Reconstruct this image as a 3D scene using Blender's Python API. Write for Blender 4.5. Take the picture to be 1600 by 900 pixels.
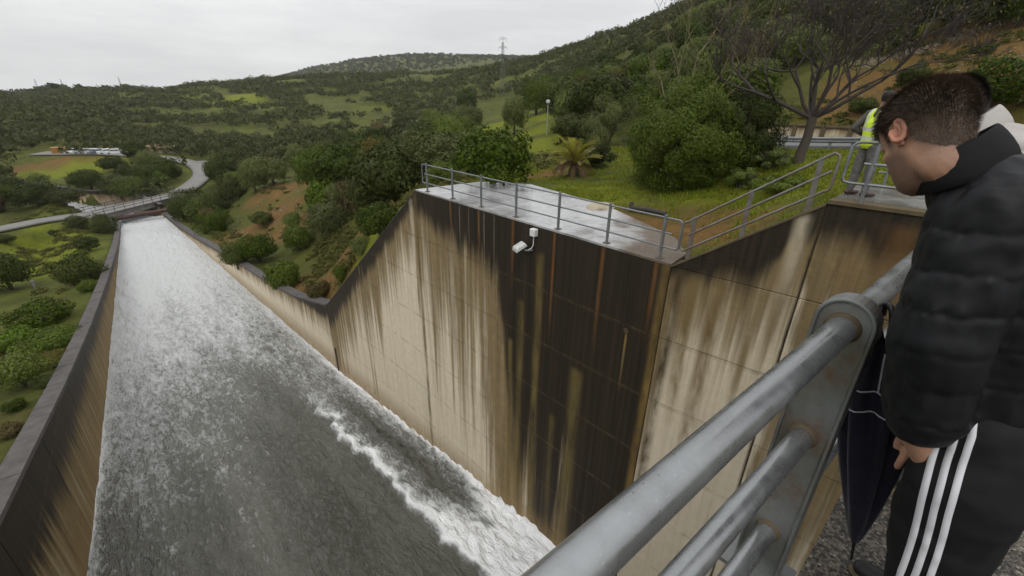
import bpy, bmesh, math, random
import numpy as np
from mathutils import Vector, Matrix

for o in list(bpy.data.objects):
    bpy.data.objects.remove(o, do_unlink=True)
scene = bpy.context.scene
COL = scene.collection
PI = math.pi

# ---------------------------------------------------------------- camera
# metres, z up, deck of the walkway at z = 0, +Y runs down the chute
CAMZ = 1.72
F_PX, PITCH, ROLL, YAW = 690.0, math.radians(24.0475), math.radians(1.1487), math.radians(44.2)
_F = np.array([0, math.cos(PITCH), -math.sin(PITCH)]); _R = np.array([1.0, 0, 0]); _U = np.cross(_R, _F)
_c, _s = math.cos(ROLL), math.sin(ROLL)
_R2 = _c * _R + _s * _U; _U2 = -_s * _R + _c * _U
_az = -YAW
_M = np.array([[math.cos(_az), -math.sin(_az), 0], [math.sin(_az), math.cos(_az), 0], [0, 0, 1]])
CF, CR, CU = _M @ _F, _M @ _R2, _M @ _U2
cam_d = bpy.data.cameras.new('camera'); cam = bpy.data.objects.new('camera', cam_d); COL.objects.link(cam)
cam.matrix_world = Matrix(((CR[0], CU[0], -CF[0], 0), (CR[1], CU[1], -CF[1], 0), (CR[2], CU[2], -CF[2], CAMZ), (0, 0, 0, 1)))
cam_d.sensor_width = 36.0; cam_d.lens = F_PX / 1600 * 36; cam_d.clip_start = 0.05; cam_d.clip_end = 12000
scene.camera = cam

def ray(px, py): return (px - 800) / F_PX * CR - (py - 450) / F_PX * CU + CF
def at(px, py, D):
    r = ray(px, py); return r * (D / math.hypot(r[0], r[1])) + np.array([0, 0, CAMZ])
def atz(px, py, z):
    r = ray(px, py); return r * ((z - CAMZ) / r[2]) + np.array([0, 0, CAMZ])
def atx(px, py, x):
    r = ray(px, py); return r * (x / r[0]) + np.array([0, 0, CAMZ])
def pix(P):
    d = np.asarray(P, float) - np.array([0, 0, CAMZ]); w = d @ CF
    return 800 + F_PX * (d @ CR) / w, 450 - F_PX * (d @ CU) / w

# ---------------------------------------------------------------- sky, sun, exposure
world = bpy.data.worlds.new('World'); scene.world = world; world.use_nodes = True
wt = world.node_tree; wt.nodes.clear()
SUN_EL, SUN_AZ = math.radians(52), math.radians(238)
def wn(t, **k):
    n = wt.nodes.new(t)
    for a, b in k.items(): setattr(n, a, b)
    return n
_out = wn('ShaderNodeOutputWorld'); _bg = wn('ShaderNodeBackground'); _sky = wn('ShaderNodeTexSky')
_sky.sky_type = 'NISHITA'; _sky.sun_disc = False; _sky.sun_elevation = SUN_EL; _sky.sun_rotation = SUN_AZ
_sky.dust_density = 4.0
_tc = wn('ShaderNodeTexCoord'); _sep = wn('ShaderNodeSeparateXYZ'); wt.links.new(_tc.outputs['Generated'], _sep.inputs[0])
_mp = wn('ShaderNodeMapping'); _mp.inputs['Scale'].default_value = (1.0, 1.0, 5.5); wt.links.new(_tc.outputs['Generated'], _mp.inputs[0])
_nz = wn('ShaderNodeTexNoise'); _nz.inputs['Scale'].default_value = 2.3; _nz.inputs['Detail'].default_value = 5; _nz.inputs['Roughness'].default_value = .55
wt.links.new(_mp.outputs[0], _nz.inputs['Vector'])
_rp = wn('ShaderNodeValToRGB'); _rp.color_ramp.elements[0].position = .33; _rp.color_ramp.elements[0].color = (.80, .808, .825, 1)
_rp.color_ramp.elements[1].position = .68; _rp.color_ramp.elements[1].color = (1.05, 1.05, 1.05, 1)
wt.links.new(_nz.outputs['Fac'], _rp.inputs[0])
# standard overcast sky: brighter towards the zenith (CIE), the same all the way round
_mr = wn('ShaderNodeMapRange'); _mr.inputs['From Min'].default_value = 0; _mr.inputs['From Max'].default_value = 1
_mr.inputs['To Min'].default_value = 8.6; _mr.inputs['To Max'].default_value = 16.5
wt.links.new(_sep.outputs['Z'], _mr.inputs['Value'])
_ml = wn('ShaderNodeVectorMath', operation='SCALE'); wt.links.new(_rp.outputs[0], _ml.inputs[0]); wt.links.new(_mr.outputs[0], _ml.inputs['Scale'])
_mx = wn('ShaderNodeMix', data_type='RGBA'); _mx.inputs[0].default_value = .93
wt.links.new(_sky.outputs[0], _mx.inputs[6]); wt.links.new(_ml.outputs[0], _mx.inputs[7])
wt.links.new(_mx.outputs[2], _bg.inputs[0]); _bg.inputs[1].default_value = 0.1; wt.links.new(_bg.outputs[0], _out.inputs[0])
sl = bpy.data.lights.new('sun', 'SUN'); sl.energy = 0.9; sl.angle = math.radians(25); sl.color = (1, .965, .91)
sun = bpy.data.objects.new('sun', sl); COL.objects.link(sun)
sd = Vector((math.sin(SUN_AZ) * math.cos(SUN_EL), math.cos(SUN_AZ) * math.cos(SUN_EL), math.sin(SUN_EL)))
sun.rotation_euler = sd.to_track_quat('Z', 'Y').to_euler(); sun.location = sd * 60 + Vector((0, 0, 10))
vs = scene.view_settings; vs.view_transform = 'Standard'; vs.look = 'None'; vs.exposure = 0.0; vs.gamma = 1; vs.use_curve_mapping = False
cy = scene.cycles; cy.use_denoising = True; cy.max_bounces = 6; cy.diffuse_bounces = 3; cy.glossy_bounces = 3
cy.transmission_bounces = 4; cy.transparent_max_bounces = 8; cy.volume_bounces = 1; cy.caustics_reflective = False; cy.caustics_refractive = False
try: cy.denoiser = 'OPENIMAGEDENOISE'
except Exception: pass

# ---------------------------------------------------------------- helpers
def thing(name, label, cat, loc=(0, 0, 0), group=None, rz=0.0):
    o = bpy.data.objects.new(name, None); COL.objects.link(o); o.empty_display_size = .2
    o.location = loc; o.rotation_euler = (0, 0, rz); tag(o, label, cat, group); return o
def tag(o, label=None, cat=None, group=None, kind=None):
    if label: o['label'] = label
    if cat: o['category'] = cat
    if group: o['group'] = group
    if kind: o['kind'] = kind
    return o
class MB:
    """collects simple shapes for ONE mesh object"""
    def __init__(s): s.v = []; s.f = []; s.sm = []
    def add(s, v, f, smooth=False):
        b = len(s.v); s.v += [tuple(map(float, p)) for p in v]; s.f += [tuple(b + i for i in q) for q in f]; s.sm += [smooth] * len(f)
    def box(s, c, d, R=None):
        x, y, z = (q / 2 for q in d); vs = [Vector((i * x, j * y, k * z)) for i in (-1, 1) for j in (-1, 1) for k in (-1, 1)]
        if R is not None: vs = [R @ p for p in vs]
        c = Vector(c); s.add([c + p for p in vs], [(0, 1, 3, 2), (4, 6, 7, 5), (0, 4, 5, 1), (2, 3, 7, 6), (0, 2, 6, 4), (1, 5, 7, 3)])
    def tube(s, pts, r, n=8, cap=True, smooth=True):
        pts = [Vector(p) for p in pts]; m = len(pts); rs = r if hasattr(r, '__len__') else [r] * m
        t0 = (pts[1] - pts[0]).normalized(); up = Vector((0, 0, 1)) if abs(t0.z) < .9 else Vector((1, 0, 0))
        a = t0.cross(up).normalized(); vs = []
        for i in range(m):
            t = (pts[min(i + 1, m - 1)] - pts[max(i - 1, 0)]).normalized()
            a = (a - t * a.dot(t)).normalized(); b = t.cross(a)
            for k in range(n):
                an = 2 * PI * k / n; vs.append(pts[i] + (a * math.cos(an) + b * math.sin(an)) * rs[i])
        fs = [(i * n + k, i * n + (k + 1) % n, (i + 1) * n + (k + 1) % n, (i + 1) * n + k) for i in range(m - 1) for k in range(n)]
        b0 = len(s.v); s.add(vs, fs, smooth)
        if cap: s.add([vs[k] for k in range(n)], [tuple(reversed(range(n)))]); s.add([vs[(m - 1) * n + k] for k in range(n)], [tuple(range(n))])
    def prism(s, poly, a, b):
        """poly: list of 3D points, extruded by the vector b-a"""
        n = len(poly); d = Vector(b) - Vector(a); p0 = [Vector(p) for p in poly]; p1 = [p + d for p in p0]
        s.add(p0 + p1, [tuple(reversed(range(n))), tuple(range(n, 2 * n))] + [(i, (i + 1) % n, n + (i + 1) % n, n + i) for i in range(n)])
    def lathe(s, prof, n=16, c=(0, 0, 0), smooth=True):
        vs = [(c[0] + r * math.cos(2 * PI * k / n), c[1] + r * math.sin(2 * PI * k / n), c[2] + z) for r, z in prof for k in range(n)]
        s.add(vs, [(i * n + k, i * n + (k + 1) % n, (i + 1) * n + (k + 1) % n, (i + 1) * n + k) for i in range(len(prof) - 1) for k in range(n)], smooth)
    def mesh(s, name):
        me = bpy.data.meshes.new(name); me.from_pydata(s.v, [], s.f); me.polygons.foreach_set('use_smooth', s.sm); me.update(); return me
    def build(s, name, mat, parent=None, world=True):
        me = s.mesh(name); me.materials.append(mat); return link(name, me, parent, world)
def wmat(o):
    b = Matrix.LocRotScale(o.location, o.rotation_euler, o.scale)
    return b if o.parent is None else wmat(o.parent) @ o.matrix_parent_inverse @ b
def link(name, me, parent=None, world=True):
    o = bpy.data.objects.new(name, me); COL.objects.link(o)
    if parent is not None:
        o.parent = parent
        if world: o.matrix_parent_inverse = wmat(parent).inverted()
    return o
def npmesh(name, V, Fc, mat=None, smooth=False):
    """V (n,3), Fc (m,k) numpy"""
    me = bpy.data.meshes.new(name); V = np.asarray(V, np.float32); Fc = np.asarray(Fc, np.int32); m, k = Fc.shape
    me.vertices.add(len(V)); me.vertices.foreach_set('co', V.ravel()); me.loops.add(m * k); me.loops.foreach_set('vertex_index', Fc.ravel())
    me.polygons.add(m); me.polygons.foreach_set('loop_start', np.arange(m, dtype=np.int32) * k); me.polygons.foreach_set('loop_total', np.full(m, k, np.int32))
    if smooth: me.polygons.foreach_set('use_smooth', np.ones(m, bool))
    me.update(calc_edges=True); me.validate()
    if mat: me.materials.append(mat)
    return me
def arc(c, r, a0, a1, u, v, n=5):
    c, u, v = Vector(c), Vector(u), Vector(v)
    return [c + u * (r * math.cos(a0 + (a1 - a0) * i / n)) + v * (r * math.sin(a0 + (a1 - a0) * i / n)) for i in range(n + 1)]

# ---- materials
class NT:
    def __init__(s, name):
        s.m = bpy.data.materials.new(name); s.m.use_nodes = True; s.t = s.m.node_tree; s.t.nodes.clear()
        s.out = s.n('ShaderNodeOutputMaterial'); s.b = s.n('ShaderNodeBsdfPrincipled'); s.l(s.b.outputs[0], s.out.inputs[0])
    def n(s, t, **k):
        q = s.t.nodes.new(t)
        for a, b in k.items(): setattr(q, a, b)
        return q
    def l(s, a, b): s.t.links.new(a, b)
    def put(s, sock, v):
        if hasattr(v, 'links'): s.l(v, sock)
        elif hasattr(v, '__len__') and len(v) == 3 and sock.type == 'RGBA': sock.default_value = (*v, 1)
        else: sock.default_value = v
    def math(s, op, a, b=0.0, c=None, clamp=False):
        q = s.n('ShaderNodeMath', operation=op, use_clamp=clamp); s.put(q.inputs[0], a); s.put(q.inputs[1], b)
        if c is not None: s.put(q.inputs[2], c)
        return q.outputs[0]
    def mix(s, f, a, b, blend='MIX'):
        q = s.n('ShaderNodeMix', data_type='RGBA', blend_type=blend); s.put(q.inputs[0], f); s.put(q.inputs[6], a); s.put(q.inputs[7], b); return q.outputs[2]
    def pos(s): 
        if not hasattr(s, '_p'): s._p = s.n('ShaderNodeNewGeometry').outputs['Position']
        return s._p
    def obj(s): return s.n('ShaderNodeTexCoord').outputs['Object']
    def xyz(s, v=None):
        q = s.n('ShaderNodeSeparateXYZ'); s.l(v or s.pos(), q.inputs[0]); return q.outputs
    def noise(s, scale=5, detail=4, rough=.5, vec=None, stretch=None, dist=0.0, w=None):
        q = s.n('ShaderNodeTexNoise'); q.inputs['Scale'].default_value = scale; q.inputs['Detail'].default_value = detail; q.inputs['Roughness'].default_value = rough; q.inputs['Distortion'].default_value = dist
        vec = vec or s.pos()
        if stretch:
            m = s.n('ShaderNodeMapping'); m.inputs['Scale'].default_value = stretch; s.l(vec, m.inputs[0]); vec = m.outputs[0]
        s.l(vec, q.inputs['Vector']); return q.outputs['Fac']
    def ramp(s, f, stops, interp='LINEAR'):
        q = s.n('ShaderNodeValToRGB'); e = q.color_ramp; e.interpolation = interp
        while len(e.elements) < len(stops): e.elements.new(.5)
        for el, (p, c) in zip(e.elements, stops):
            el.position = p; el.color = (c, c, c, 1) if not hasattr(c, '__len__') else (*c, 1)
        s.put(q.inputs[0], f); return q.outputs[0]
    def step(s, f, a, b):
        q = s.n('ShaderNodeMapRange', interpolation_type='SMOOTHSTEP'); s.put(q.inputs[0], f); s.put(q.inputs[1], a); s.put(q.inputs[2], b); return q.outputs[0]
    def bump(s, h, strength=.3, dist=.02):
        q = s.n('ShaderNodeBump'); q.inputs['Strength'].default_value = strength; q.inputs['Distance'].default_value = dist; s.put(q.inputs['Height'], h); s.l(q.outputs[0], s.b.inputs['Normal']); return q
    def set(s, **k):
        for a, v in k.items(): s.put(s.b.inputs[a.replace('_', ' ')], v)
        return s.m
def plain(name, col, rough=.6, metal=0, spec=.5, var=.15, scale=8, bump=0.0, coords='pos'):
    t = NT(name); v = t.obj() if coords == 'obj' else None
    n = t.noise(scale, 5, .6, vec=v); c = t.mix(t.ramp(n, [(.3, 0), (.7, 1)]), tuple(x * (1 - var) for x in col), tuple(min(1, x * (1 + var)) for x in col))
    t.set(Base_Color=c, Roughness=t.ramp(n, [(.3, max(.02, rough - .08)), (.7, min(1, rough + .08))]), Metallic=metal, Specular_IOR_Level=spec)
    if bump: t.bump(t.noise(scale * 6, 4, .6, vec=v), bump, .01)
    return t.m

# ================================================================ terrain
XR = 9.07                                   # face of the tall right wall
def xl(y): return -5.4 + .082 * np.minimum(y, 104.0)
def zw(y):                                  # water level in the chute
    y = np.asarray(y, float); return np.where(y < 25, -13.18 - .105 * y, -15.805 - .064 * (y - 25))
RT = np.array([(-20, -1.83), (14.7, -1.83), (27, -11.6), (37, -13.45), (50.7, -14.9), (58.3, -15.8), (75, -17.9), (88, -19.1), (104, -20.3)])
LT = np.array([(-20, -3.5), (0, -6.6), (15.6, -9.25), (28, -11.6), (39, -13.4), (55, -15.7), (81, -18.9), (93, -19.9), (104, -20.4)])
def rtop(y): return np.interp(y, RT[:, 0], RT[:, 1])
def ltop(y): return np.interp(y, LT[:, 0], LT[:, 1])

ctrl = []
for y in (14.9, 17, 19.5, 22, 24.5, 27, 32, 38, 44, 50, 58, 66, 75, 88, 100): ctrl.append((9.9, y, rtop(y) - .12))
for y in (-15, 0, 8, 15.6, 22, 28, 34, 39, 47, 55, 68, 81, 95): 
    ctrl.append((xl(y) - 1.3, y, ltop(y) - .35)); ctrl.append((xl(y) - 9, y, ltop(y) - .9)); ctrl.append((-40, y, ltop(y) - 1.5))
for p in [(-200, 60, -16), (-200, 200, -17), (-200, 450, -8), (-300, 900, -12), (-300, 1600, -10), (-60, 130, -19), (-80, 250, -12)]: ctrl.append(p)
CP = """0,360,97 70,345,99 0,330,112 60,320,118 100,262,160 40,262,165 60,285,146 150,275,148 220,262,150 100,241,172 190,240,172 20,240,190
280,302,112 315,275,131 310,262,142 270,249,158 350,252,150 400,252,150 200,300,128 260,280,130
0,200,300 0,152,560 100,195,300 100,148,560 200,205,260 200,143,560 300,215,240 300,175,360 300,137,560 400,230,190 400,185,300 400,128,560
500,220,170 500,165,330 500,122,560 600,205,170 600,160,330 600,120,560 700,190,150 700,150,330 700,121,560 790,160,260
0,170,900 200,165,900 400,158,900 500,148,900 600,140,900 50,152,620 150,146,620 -60,156,560 300,140,640 450,130,640 750,135,900 900,135,900
0,165,1500 200,158,1500 400,140,1500 500,112,1500 580,96,1500 650,88,1500 700,87,1500 750,89,1500 870,92,1500 1000,94,1500 1200,90,1500
0,165,2500 300,160,2500 600,110,2500 1000,110,2500
800,190,100 850,180,75 880,160,90 860,135,180 870,100,300 900,108,170 950,90,165 1000,62,165 960,135,90 1000,130,85 1000,175,50 1060,130,65 1060,60,140
1130,20,160 1130,85,85 1130,150,52 1200,-40,160 1200,60,75 1200,130,52 1200,185,40 1300,-60,120 1300,20,70 1300,100,52 1330,165,42
1400,40,58 1400,100,50 1420,165,40 1500,10,55 1500,60,52 1500,130,40 1600,-80,80 1600,30,52 1600,90,42 1600,150,34
1195,226,36 1330,228,36 1450,226,34 1195,233,31 1330,235,31 1450,240,30
1250,252,20 1180,262,20 1330,270,17 1150,318,14.5 1060,318,15.5 960,312,16.5 900,303,17.5 885,280,22 830,262,27 800,275,24 830,225,45 760,262,40 700,262,45
600,352,25.5 560,362,32 620,330,27 520,420,37 480,420,42 450,425,44 440,370,60 420,330,75 380,300,95 345,335,92 300,330,106 300,312,118
520,300,62 600,275,50 690,245,62 640,225,90 560,250,100 470,265,120 420,270,130 360,275,125 660,215,110""".split()
for c in CP:
    a, b, d = map(float, c.split(',')); ctrl.append(tuple(at(a, b, d)))
for x, y, z in [(11, 4.6, -1.9), (12.5, 6.5, -1.9), (13.4, 9, -1.9), (13.8, 12, -1.9), (11, 13.6, -1.9), (13.5, 14.5, -2.2), (11, 1.2, -.05), (11, 2.8, -1.0), (13, 1.0, -.15), (13, 3.2, -1.0), (15, -3, -.3), (11, -6, -.1), (20, -8, -.5), (30, -10, 0), (60, -15, 14), (16, 5, -1.7), (14.5, 7.5, -1.95), (120, -40, 30), (300, -100, 60), (300, 100, 75), (600, 200, 110)]: ctrl.append((x, y, z))
ctrl = np.array(ctrl, float)
def warp(x, y): return np.stack([np.arcsinh(np.asarray(x, float) / 18), np.arcsinh(np.asarray(y, float) / 18)], -1)
_cw = warp(ctrl[:, 0], ctrl[:, 1])
def _phi(r2): return np.where(r2 > 1e-12, .5 * r2 * np.log(np.maximum(r2, 1e-12)), 0)
def _tps_fit():
    n = len(ctrl); K = _phi(((_cw[:, None] - _cw[None]) ** 2).sum(-1)) + np.eye(n) * 2e-3
    P = np.c_[np.ones(n), _cw]; A = np.zeros((n + 3, n + 3)); A[:n, :n] = K; A[:n, n:] = P; A[n:, :n] = P.T
    # relative relief: heights are fitted as slopes so that near and far ground weigh alike
    D = 25 + np.hypot(ctrl[:, 0], ctrl[:, 1]); return np.linalg.solve(A, np.r_[(ctrl[:, 2]) / D, 0, 0, 0])
_tw = _tps_fit()
def _tps(x, y):
    q = warp(x.ravel(), y.ravel()); out = np.empty(len(q))
    for i in range(0, len(q), 4000):
        b = q[i:i + 4000]; out[i:i + 4000] = _phi(((b[:, None] - _cw[None]) ** 2).sum(-1)) @ _tw[:-3] + _tw[-3] + b @ _tw[-2:]
    return (out * (25 + np.hypot(x.ravel(), y.ravel()))).reshape(x.shape)
def sstep(v, a, b): t = np.clip((v - a) / (b - a), 0, 1); return t * t * (3 - 2 * t)
def vnoise(x, y, seed=0):
    """cheap smooth value noise"""
    xi, yi = np.floor(x).astype(int), np.floor(y).astype(int); fx, fy = x - xi, y - yi; fx = fx * fx * (3 - 2 * fx); fy = fy * fy * (3 - 2 * fy)
    def h(a, b):
        k = (a * 374761393 + b * 668265263 + seed * 974634) & 0x7fffffff; k = ((k ^ (k >> 13)) * 1274126177) & 0x7fffffff; return ((k ^ (k >> 16)) & 0xffff) / 65535.0
    return (h(xi, yi) * (1 - fx) + h(xi + 1, yi) * fx) * (1 - fy) + (h(xi, yi + 1) * (1 - fx) + h(xi + 1, yi + 1) * fx) * fy
def inpoly(x, y, poly):
    r = np.zeros(x.shape, bool); n = len(poly)
    for i in range(n):
        (x0, y0), (x1, y1) = poly[i], poly[(i + 1) % n]
        c = ((y0 > y) != (y1 > y)) & (x < (x1 - x0) * (y - y0) / (y1 - y0 + 1e-12) + x0); r ^= c
    return r
def zpoly(pts, z): return [tuple(atz(a, b, z)[:2]) for a, b in pts]
# river basin beyond the bridges and its far training wall
BASIN_Z = -21.0
farwall = [atz(a, b, -18.9) for a, b in ((20, 283), (62, 290), (100, 295), (140, 300.5), (170, 299), (196, 300), (225, 311), (249, 322))]
basin_poly = [tuple(p[:2]) for p in farwall] + [(9.6, 108), (9.6, 95), (2.0, 95), (-1.5, 108)] + zpoly([(60, 322), (0, 300)], -20.5)
ROADS = {   # centre lines with their levels
 'approach_road': (3.0, [atz(a, b, -18.42) for a, b in ((-260, 420), (-140, 392), (-40, 368), (0, 360), (70, 346), (140, 336))]),
 'valley_road': (3.9, [atz(a, b, z) for a, b, z in ((281, 302, -18.42), (300, 291, -18.4), (316, 276, -18.1), (313, 264, -17.8), (296, 255, -17.5), (270, 249, -17.2), (245, 246, -16.9), (215, 243, -16.6))]),
 'side_road': (3.6, [atz(a, b, z) for a, b, z in ((300, 255, -17.6), (350, 253, -17.4), (400, 256, -17.4))]),
 'car_park': (7.0, [atz(a, b, -16.5) for a, b in ((60, 240.5), (110, 240), (150, 239.5), (200, 241), (222, 243.5))]),
 'hill_road': (4.4, [at(a, b, d) for a, b, d in ((1000, 219, 39), (1090, 225, 36), (1190, 230, 34), (1330, 233, 33.5), (1450, 238, 32.5), (1700, 250, 30), (1800, 256, 29))])}
def road_flat(x, y, z):
    for w_, P in ROADS.values():
        for p, q in zip(P[:-1], P[1:]):
            dx, dy = q[0] - p[0], q[1] - p[1]; t = np.clip(((x - p[0]) * dx + (y - p[1]) * dy) / (dx * dx + dy * dy), 0, 1)
            d = np.hypot(x - p[0] - t * dx, y - p[1] - t * dy); m = 1 - sstep(d, w_ / 2 + .8, w_ / 2 + 4.5); z = z * (1 - m) + (p[2] + t * (q[2] - p[2]) - .12) * m
    return z
def ground(x, y):
    x = np.asarray(x, float); y = np.asarray(y, float); z = _tps(np.atleast_1d(x), np.atleast_1d(y))
    x1, y1 = np.atleast_1d(x), np.atleast_1d(y); d = np.hypot(x1, y1)
    z = z + (vnoise(x1 / 3.1, y1 / 3.1, 3) - .5) * .45 * sstep(d, 18, 45) + (vnoise(x1 / 17, y1 / 17, 5) - .5) * np.clip(d / 70, 0, 5) * sstep(d, 30, 80)
    z = z + (vnoise(x1 / .9, y1 / .9, 8) - .5) * .1
    # flat places: the slab terrace and the landing
    m = sstep(x1, 8, 9) * (1 - sstep(x1, 13.6, 15.5)) * sstep(y1, 3.9, 5.0) * (1 - sstep(y1, 14.6, 15.2)); z = z * (1 - m) + -1.93 * m
    m = sstep(x1, 8, 9) * (1 - sstep(x1, 12.6, 14.5)) * (1 - sstep(y1, 1.7, 2.6)); z = z * (1 - m) + -.12 * m
    z = road_flat(x1, y1, z)
    b = inpoly(x1, y1, basin_poly); z = np.where(b, -23.5, z)
    return z.reshape(x.shape) if x.shape else float(z[0])
def gz(x, y): return float(ground(np.array([x]), np.array([y]))[0])

def ghit(px, py, dmin=9.0, dmax=1900.0, n=260):
    """the ground point seen at a place in the view"""
    r = ray(px, py); r = r / math.hypot(r[0], r[1]); D = np.geomspace(dmin, dmax, n)
    z = ground(r[0] * D, r[1] * D); zr = CAMZ + r[2] * D; k = np.nonzero(zr < z)[0]
    if not len(k): return None
    k = k[0]
    if k == 0: b = D[0]
    else: e0, e1 = zr[k - 1] - z[k - 1], zr[k] - z[k]; b = D[k - 1] + (D[k] - D[k - 1]) * e0 / (e0 - e1)
    return np.array([r[0] * b, r[1] * b, CAMZ + r[2] * b])

def lines(lo, fine0, fine1, step, hi, g):
    a = list(np.arange(fine0, fine1 + 1e-6, step)); s = step
    while a[-1] < hi: s *= g; a.append(a[-1] + s)
    s = step; b = []
    v = fine0
    while v > lo: s *= g; v -= s; b.append(v)
    return np.array(b[::-1] + a)
ys = lines(-60, -10, 112, .8, 1950, 1.055)
sr = lines(-.01, 0, 34, .7, 1950, 1.055); sr = sr[sr >= 0]
slf = -lines(-.01, 0, 14, .7, 700, 1.1); slf = slf[slf <= 0][::-1]
LO = .60
def make_ground():
    Y = ys[:, None]
    XLO = xl(Y) - LO
    # left lines meet the outer face of the left wall, right lines the outer face of the right wall
    X = np.concatenate([XLO + slf[None], XLO + .04 + 0 * Y, (XR + .66) + 0 * Y, (XR + .7) + 0 * Y + sr[None]], 1)
    Yg = np.repeat(Y, X.shape[1], 1); Z = ground(X, Yg); nl = len(slf)
    inside = (Yg < 103)
    for c in (nl, nl + 1): Z[:, c] = np.where(inside[:, c], zw(Yg[:, c]) - 2.0, np.minimum(Z[:, c], -23.5 + 0 * Z[:, c]) if False else Z[:, c])
    r, c = X.shape; idx = np.arange(r * c).reshape(r, c)
    Fc = np.stack([idx[:-1, :-1], idx[:-1, 1:], idx[1:, 1:], idx[1:, :-1]], -1).reshape(-1, 4)
    return np.stack([X, Yg, Z], -1).reshape(-1, 3), Fc
GV, GF = make_ground()

# bare-soil and bright-lawn patches (where the ground itself is another colour)
def blob(px, py, rx, ry): p = ghit(px, py); return (p[0], p[1], rx, ry)
soilp = [blob(*q) for q in ((435, 330, 6, 7), (400, 355, 6, 6), (455, 295, 5, 8), (420, 300, 4, 5), (375, 375, 5, 5), (455, 360, 4, 5), (1450, 120, 12, 5), (1380, 130, 8, 5), (1530, 110, 12, 6), (1590, 70, 12, 5), (1340, 160, 6, 4), (545, 405, 2.2, 2.5), (510, 445, 3, 3), (865, 268, 3, 2), (480, 440, 3, 3), (60, 262, 14, 6), (250, 222, 12, 9), (480, 238, 8, 5), (110, 215, 12, 9), (640, 205, 8, 5), (150, 200, 12, 12), (330, 225, 10, 6))] + [(12.5, 5.2, 2.2, 1.5), (13.2, 7.4, 1.4, 1.8), (14.2, 5.6, 1.6, 1.4), (12.2, 3.8, 1.6, .8)]
brightp = [blob(*q) for q in ((930, 300, 4, 2.5), (1180, 300, 4, 3), (1260, 245, 7, 6), (1150, 345, 2.5, 2), (120, 258, 14, 10), (80, 400, 6, 18), (850, 230, 5, 9), (775, 195, 7, 14), (380, 152, 26, 30), (615, 345, 2, 3.5), (270, 150, 20, 26), (420, 255, 9, 9), (570, 385, 3, 4), (500, 210, 13, 16), (1560, 12, 14, 8), (70, 420, 6, 10), (840, 205, 6, 10), (960, 140, 6, 8), (1010, 110, 6, 10))]
def patch(v, P, seed):
    o = np.zeros(len(v)); n = vnoise(v[:, 0] / 2.3, v[:, 1] / 2.3, seed) * .6 + vnoise(v[:, 0] / .8, v[:, 1] / .8, seed + 1) * .35
    for x, y, rx, ry in P: o = np.maximum(o, 1 - np.hypot((v[:, 0] - x) / rx, (v[:, 1] - y) / ry) + (n - .45) * .9)
    return np.clip(o * 2.2, 0, 1)
def mat_ground():
    t = NT('ground'); a = t.n('ShaderNodeAttribute', attribute_name='soil').outputs['Fac']; br = t.n('ShaderNodeAttribute', attribute_name='lush').outputs['Fac']
    n1 = t.noise(.35, 5, .6); n2 = t.noise(2.2, 5, .65); n3 = t.noise(14, 4, .7)
    g = t.mix(t.ramp(n1, [(.35, 0), (.65, 1)]), (.042, .054, .011), (.085, .094, .017))
    g = t.mix(t.ramp(n2, [(.48, 0), (.75, .6)]), g, (.11, .088, .028)); g = t.mix(t.ramp(n2, [(.25, .8), (.45, 0)]), g, (.030, .042, .011))
    n0 = t.noise(.045, 4, .6); g = t.mix(t.ramp(n0, [(.48, 0), (.66, .7)]), g, (.105, .120, .018)); g = t.mix(t.ramp(n0, [(.28, .6), (.42, 0)]), g, (.10, .070, .028))
    lush = t.mix(t.ramp(n2, [(.3, 0), (.7, 1)]), (.100, .130, .012), (.185, .195, .014))
    g = t.mix(t.math('MULTIPLY', br, t.ramp(n3, [(.2, .55), (.6, 1)])), g, lush)
    s = t.mix(t.ramp(n2, [(.3, 0), (.7, 1)]), (.12, .068, .024), (.225, .122, .038)); s = t.mix(t.ramp(n1, [(.46, 0), (.66, .7)]), s, (.095, .080, .024)); s = t.mix(t.ramp(n3, [(.45, 0), (.7, .8)]), s, (.05, .052, .018))
    t.set(Base_Color=t.mix(a, g, s), Roughness=.92, Specular_IOR_Level=.12)
    t.bump(t.math('ADD', n3, t.math('MULTIPLY', n2, 1.5)), .8, .12); return t.m
M = {}
M['ground'] = mat_ground()
gme = npmesh('ground', GV, GF, M['ground'], True)
for nm, P, sd_ in (('soil', soilp, 21), ('lush', brightp, 31)):
    at_ = gme.attributes.new(nm, 'FLOAT', 'POINT'); at_.data.foreach_set('value', patch(GV, P, sd_).astype(np.float32))
tag(link('ground', gme), kind='structure')

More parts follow.
